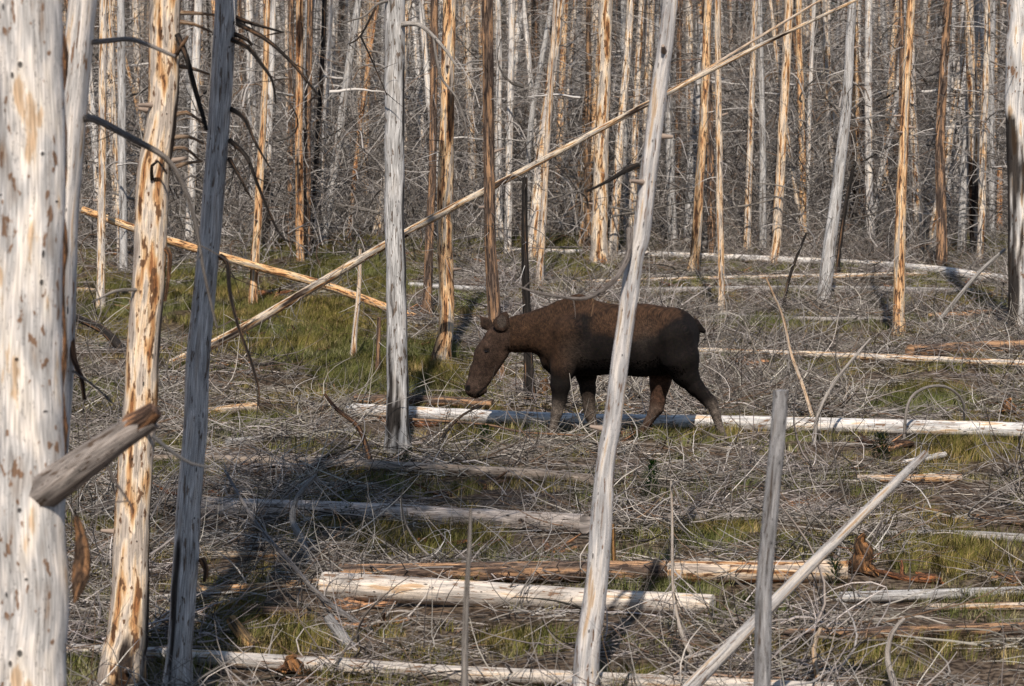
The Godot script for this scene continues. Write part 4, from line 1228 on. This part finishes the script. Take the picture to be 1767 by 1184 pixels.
	standing("thick pale trunk charred black on its left side at the right edge", M.silver, row_depth(572), [[1758, 566, 40], [1757, 400, 36], [1756, 200, 38], [1757, 0, 40]], {"twigs": 30, "sides": 26, "step": 0.06, "char": [[0.1, 3.8, PI + 0.35, 1.7]], "stubs": 4})
	standing("thin grey trunk between the half-charred trunk and the right edge", M.grey, row_depth(408), [[1712, 402, 11], [1711, 200, 10], [1713, 0, 9]], {"twigs": 60})
	standing("short orange snag left of the right edge trunk", M.orange, row_depth(402), [[1725, 396, 11], [1725, 290, 9]], {"top": 0.0, "called": "broken_snag", "tint": Color(0.8, 0.65, 0.55)})
	standing("pale orange broken snag in the grass left of the straight grey trunk", M.cream, row_depth(620), [[609, 616, 10], [613, 560, 9], [619, 500, 8], [622, 430, 5]], {"top": 0.0, "called": "broken_snag", "twigs": 8})
	standing("short brown snag close left of the straight grey trunk", M.bark, row_depth(645), [[652, 640, 8], [653, 590, 8], [654, 548, 7]], {"top": 0.0, "called": "broken_snag", "twigs": 4})
	standing("white trunk standing behind the cream trunk's side branches", M.silver, row_depth(430), [[326, 425, 16], [333, 250, 15], [342, 0, 13]], {"twigs": 70})
	standing("dark barked trunk left of the slim orange trunk", M.bark, row_depth(425), [[500, 420, 10], [502, 200, 10], [503, 0, 9]], {"twigs": 60})
	standing("white slim trunk right of the charred black trunk", M.silver, row_depth(412), [[556, 408, 9], [562, 200, 9], [572, 0, 8]], {"twigs": 60})

func loose_wood() -> void:
	rng.seed = 1234
	# the long slanting pole, its foot in the grass at left, its top among the trunks at right
	pole("slanting_pole", "long cream pole slanting up from the left grass across the trunks to the upper right", "log", M.cream, [[292, 630, 49.0], [430, 560, 48.4], [700, 402, 47.6], [900, 296, 47.2], [1130, 172, 47.0], [1300, 84, 47.0], [1490, -6, 47.0]], 19, 5, {"twigs": 150, "hang": -0.5, "tint": Color(1.05, 0.98, 0.92), "twig_length": 0.8, "fork": 1, "sides": 16, "char": [[0.9, 1.5, 4.0, 1.5, 3.0], [2.0, 2.5, 3.6, 1.4, 9.0], [3.6, 4.4, 4.6, 1.2, 17.0], [5.4, 5.9, 4.2, 1.5, 23.0], [7.2, 8.1, 4.4, 1.3, 31.0], [9.4, 10.2, 4.4, 1.3, 37.0]]})
	pole("slanting_pole", "second thin pole just above the upper end of the long slanting pole", "log", M.cream, [[1150, 163, 51.0], [1300, 70, 51.2], [1430, -8, 51.5]], 6, 4, {"twigs": 20, "root": false, "tint": Color(0.9, 0.85, 0.8)})
	pole("slanting_pole", "orange pole slanting down right through the grass at left, behind the cream trunk", "log", M.orange, [[660, 528, 57.0], [560, 492, 57.5], [430, 456, 58.0], [290, 414, 58.6], [142, 362, 59.0]], 15, 13, {"twigs": 40, "tint": Color(1.05, 0.95, 0.85)})
	pole("charred_root", "charred black root tangle in the grass at left behind the cream trunk", "root", M.char, [[210, 602, 50.0], [180, 572, 50.2], [150, 556, 50.4], [122, 546, 50.5]], 18, 12, {"twigs": 24, "rough": 0.4})
	pole("leaning_branch", "black thin charred stick leaning right of the moose's rump", "branch", M.char, [[1352, 530, 57.0], [1362, 480, 57.0], [1380, 430, 57.0], [1392, 402, 57.0]], 6, 4, {"twigs": 4})
	pole("leaning_branch", "pale crooked stick leaning left behind the grey post's top", "branch", M.cream, [[1408, 735, 42.0], [1385, 665, 42.4], [1365, 610, 42.8], [1350, 545, 43.0], [1322, 480, 43.0]], 7, 3, {"twigs": 14, "tint": Color(0.85, 0.78, 0.7)})
	pole("leaning_branch", "grey branch leaning right below the half-charred trunk", "branch", M.grey, [[1640, 530, 55.0], [1690, 470, 55.0], [1735, 430, 55.0]], 8, 5, {"twigs": 6, "tint": Color(0.75, 0.73, 0.7)})
	pole("arched_branch", "grey branch arching over the grass right of the grey post", "branch", M.grey, [[1560, 770, 40.5], [1566, 700, 40.5], [1590, 672, 40.6], [1630, 667, 40.8], [1660, 690, 41.0], [1664, 728, 41.2]], 6, 4, {"twigs": 6, "tint": Color(0.6, 0.56, 0.52)})
	pole("leaning_branch", "pale slender dead sapling standing right of the leaning grey trunk's foot", "branch", M.silver, [[1200, 1160, 27.2], [1175, 1090, 27.3], [1162, 1020, 27.4], [1160, 900, 27.5], [1158, 830, 27.6]], 9, 3, {"twigs": 40, "tint": Color(0.8, 0.74, 0.68)})
	pole("leaning_branch", "reddish crumbling snag right of the leaning grey trunk", "branch", M.bark, [[1066, 1040, 31.0], [1060, 980, 31.0], [1058, 904, 31.0]], 12, 6, {"tint": Color(1.5, 0.9, 0.6), "rough": 0.4})
	pole("leaning_branch", "black charred stub beside the leaning grey trunk, below the green sapling", "branch", M.char, [[1084, 925, 34.5], [1088, 880, 34.5], [1080, 852, 34.6]], 11, 5, {"twigs": 10, "rough": 0.3})
	pole("leaning_branch", "reddish rotten chunk leaning in the dark grass at bottom left", "branch", M.bark, [[440, 1128, 27.6], [420, 1098, 27.7], [398, 1068, 27.8]], 27, 18, {"tint": Color(1.5, 1.0, 0.75), "rough": 0.3, "sides": 12})
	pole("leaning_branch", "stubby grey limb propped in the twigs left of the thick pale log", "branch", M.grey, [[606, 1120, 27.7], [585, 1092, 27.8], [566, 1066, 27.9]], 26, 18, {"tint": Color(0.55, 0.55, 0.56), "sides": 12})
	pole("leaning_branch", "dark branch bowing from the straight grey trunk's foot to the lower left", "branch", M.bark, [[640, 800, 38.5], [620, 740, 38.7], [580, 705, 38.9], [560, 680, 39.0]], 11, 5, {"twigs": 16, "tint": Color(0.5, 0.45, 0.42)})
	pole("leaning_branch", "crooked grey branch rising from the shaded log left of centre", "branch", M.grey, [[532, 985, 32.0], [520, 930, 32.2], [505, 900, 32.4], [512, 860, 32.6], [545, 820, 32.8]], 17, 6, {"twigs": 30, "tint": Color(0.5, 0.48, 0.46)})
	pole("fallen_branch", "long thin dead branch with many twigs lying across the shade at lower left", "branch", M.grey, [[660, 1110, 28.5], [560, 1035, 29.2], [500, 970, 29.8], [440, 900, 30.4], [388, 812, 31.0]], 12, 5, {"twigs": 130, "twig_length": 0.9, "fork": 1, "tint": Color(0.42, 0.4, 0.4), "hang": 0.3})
	pole("fallen_branch", "thin dark branch lying over the white log in front of the moose's forelegs", "branch", M.bark, [[680, 722, 40.6], [830, 732, 40.4], [900, 745, 40.0], [1010, 752, 39.8]], 5, 4, {"twigs": 20, "root": false})
	pole("fallen_branch", "forked dark branch in the grass below the moose's muzzle", "branch", M.char, [[752, 778, 39.8], [770, 745, 39.9], [800, 715, 40.0], [832, 700, 40.0]], 7, 3, {"twigs": 14, "tint": Color(1.6, 1.5, 1.4)})
	pole("fallen_branch", "bleached crooked branch standing in front of the white log at right", "branch", M.grey, [[1405, 760, 40.2], [1412, 715, 40.3], [1440, 660, 40.4], [1480, 610, 40.6], [1502, 585, 40.8]], 8, 4, {"twigs": 24, "tint": Color(0.8, 0.75, 0.7)})
	pole("fallen_branch", "curved pale branch at the lower right standing in the twigs", "branch", M.grey, [[1545, 1186, 25.8], [1532, 1140, 25.9], [1538, 1095, 26.0], [1560, 1068, 26.1]], 13, 7, {"twigs": 10, "tint": Color(0.8, 0.74, 0.68)})
	pole("fallen_branch", "short pale branch at the lower right beside the curved one", "branch", M.cream, [[1412, 1175, 26.0], [1404, 1120, 26.1], [1416, 1085, 26.2]], 10, 7, {"twigs": 6, "tint": Color(0.75, 0.68, 0.6)})
	# rotten stumps
	for e in [[1487, 992, 0.15, 0.36, "rotten red-brown stump with crumbling sides at the end of the brown log"], [506, 1172, 0.10, 0.18, "dark brown stump end beside the pale log at the bottom"], [1742, 722, 0.16, 0.24, "red-brown rotten root lump at the right edge above the white log"], [942, 690, 0.13, 0.26, "crumbled red-brown rotten stump behind the moose's foreleg"]]:
		var foot := ground_at(e[0], e[1])
		var st := MB.new()
		var pp := PackedVector3Array()
		var rr := PackedFloat32Array()
		for k in 9:
			pp.append(Vector3(0.02 * sin(k * 1.7), -0.05 + (e[3] + 0.05) * k / 8.0, 0.02 * cos(k * 2.3)))
			rr.append(e[2] * [1.5, 1.25, 1.0, 0.9, 0.82, 0.78, 0.66, 0.42, 0.15][k])
		st.tube(pp, rr, 18, Color(1.35, 0.8, 0.55), Vector2(rng.randf(), rng.randf()), 1.2, bump, 0.75)
		var t := thing("rotten_stump", e[4], "stump", foot)
		part(t, "stump", st.mesh(), M.bark)
		var tb := MB.new()
		for k in 14:
			var th := rng.randf() * TAU
			twig(tb, Vector3(cos(th), 0, sin(th)) * e[2] + Vector3(0, rng.randf() * e[3] * 0.7, 0), Vector3(cos(th), rng.randf_range(-0.2, 0.8), sin(th)), rng.randf_range(0.05, 0.25), 0.008, 0.1, Color(0.16, 0.075, 0.04), 4)
		part(t, "splinters", tb.mesh(), M.stick).set_meta("kind", "stuff")
	leafy_plant(1125, 862, 0.40, 0.22, "bright green leafy sapling right of the leaning grey trunk", Color(0.045, 0.115, 0.025), 420)
	leafy_plant(836, 782, 0.32, 0.26, "low bright green plant in front of the white log below the moose's chin", Color(0.05, 0.12, 0.025), 300)
	leafy_plant(702, 800, 0.16, 0.26, "small green plant at the foot of the straight grey trunk", Color(0.06, 0.11, 0.03), 160)
	leafy_plant(1520, 800, 0.34, 0.40, "grey-green bushy plant below the white log at right", Color(0.07, 0.095, 0.04), 420)
	leafy_plant(1440, 1010, 0.22, 0.22, "green grass-like plant before the pale log end", Color(0.08, 0.12, 0.035), 160)
	leafy_plant(600, 900, 0.18, 0.4, "dark green low plant below the shaded log", Color(0.05, 0.09, 0.03), 240)
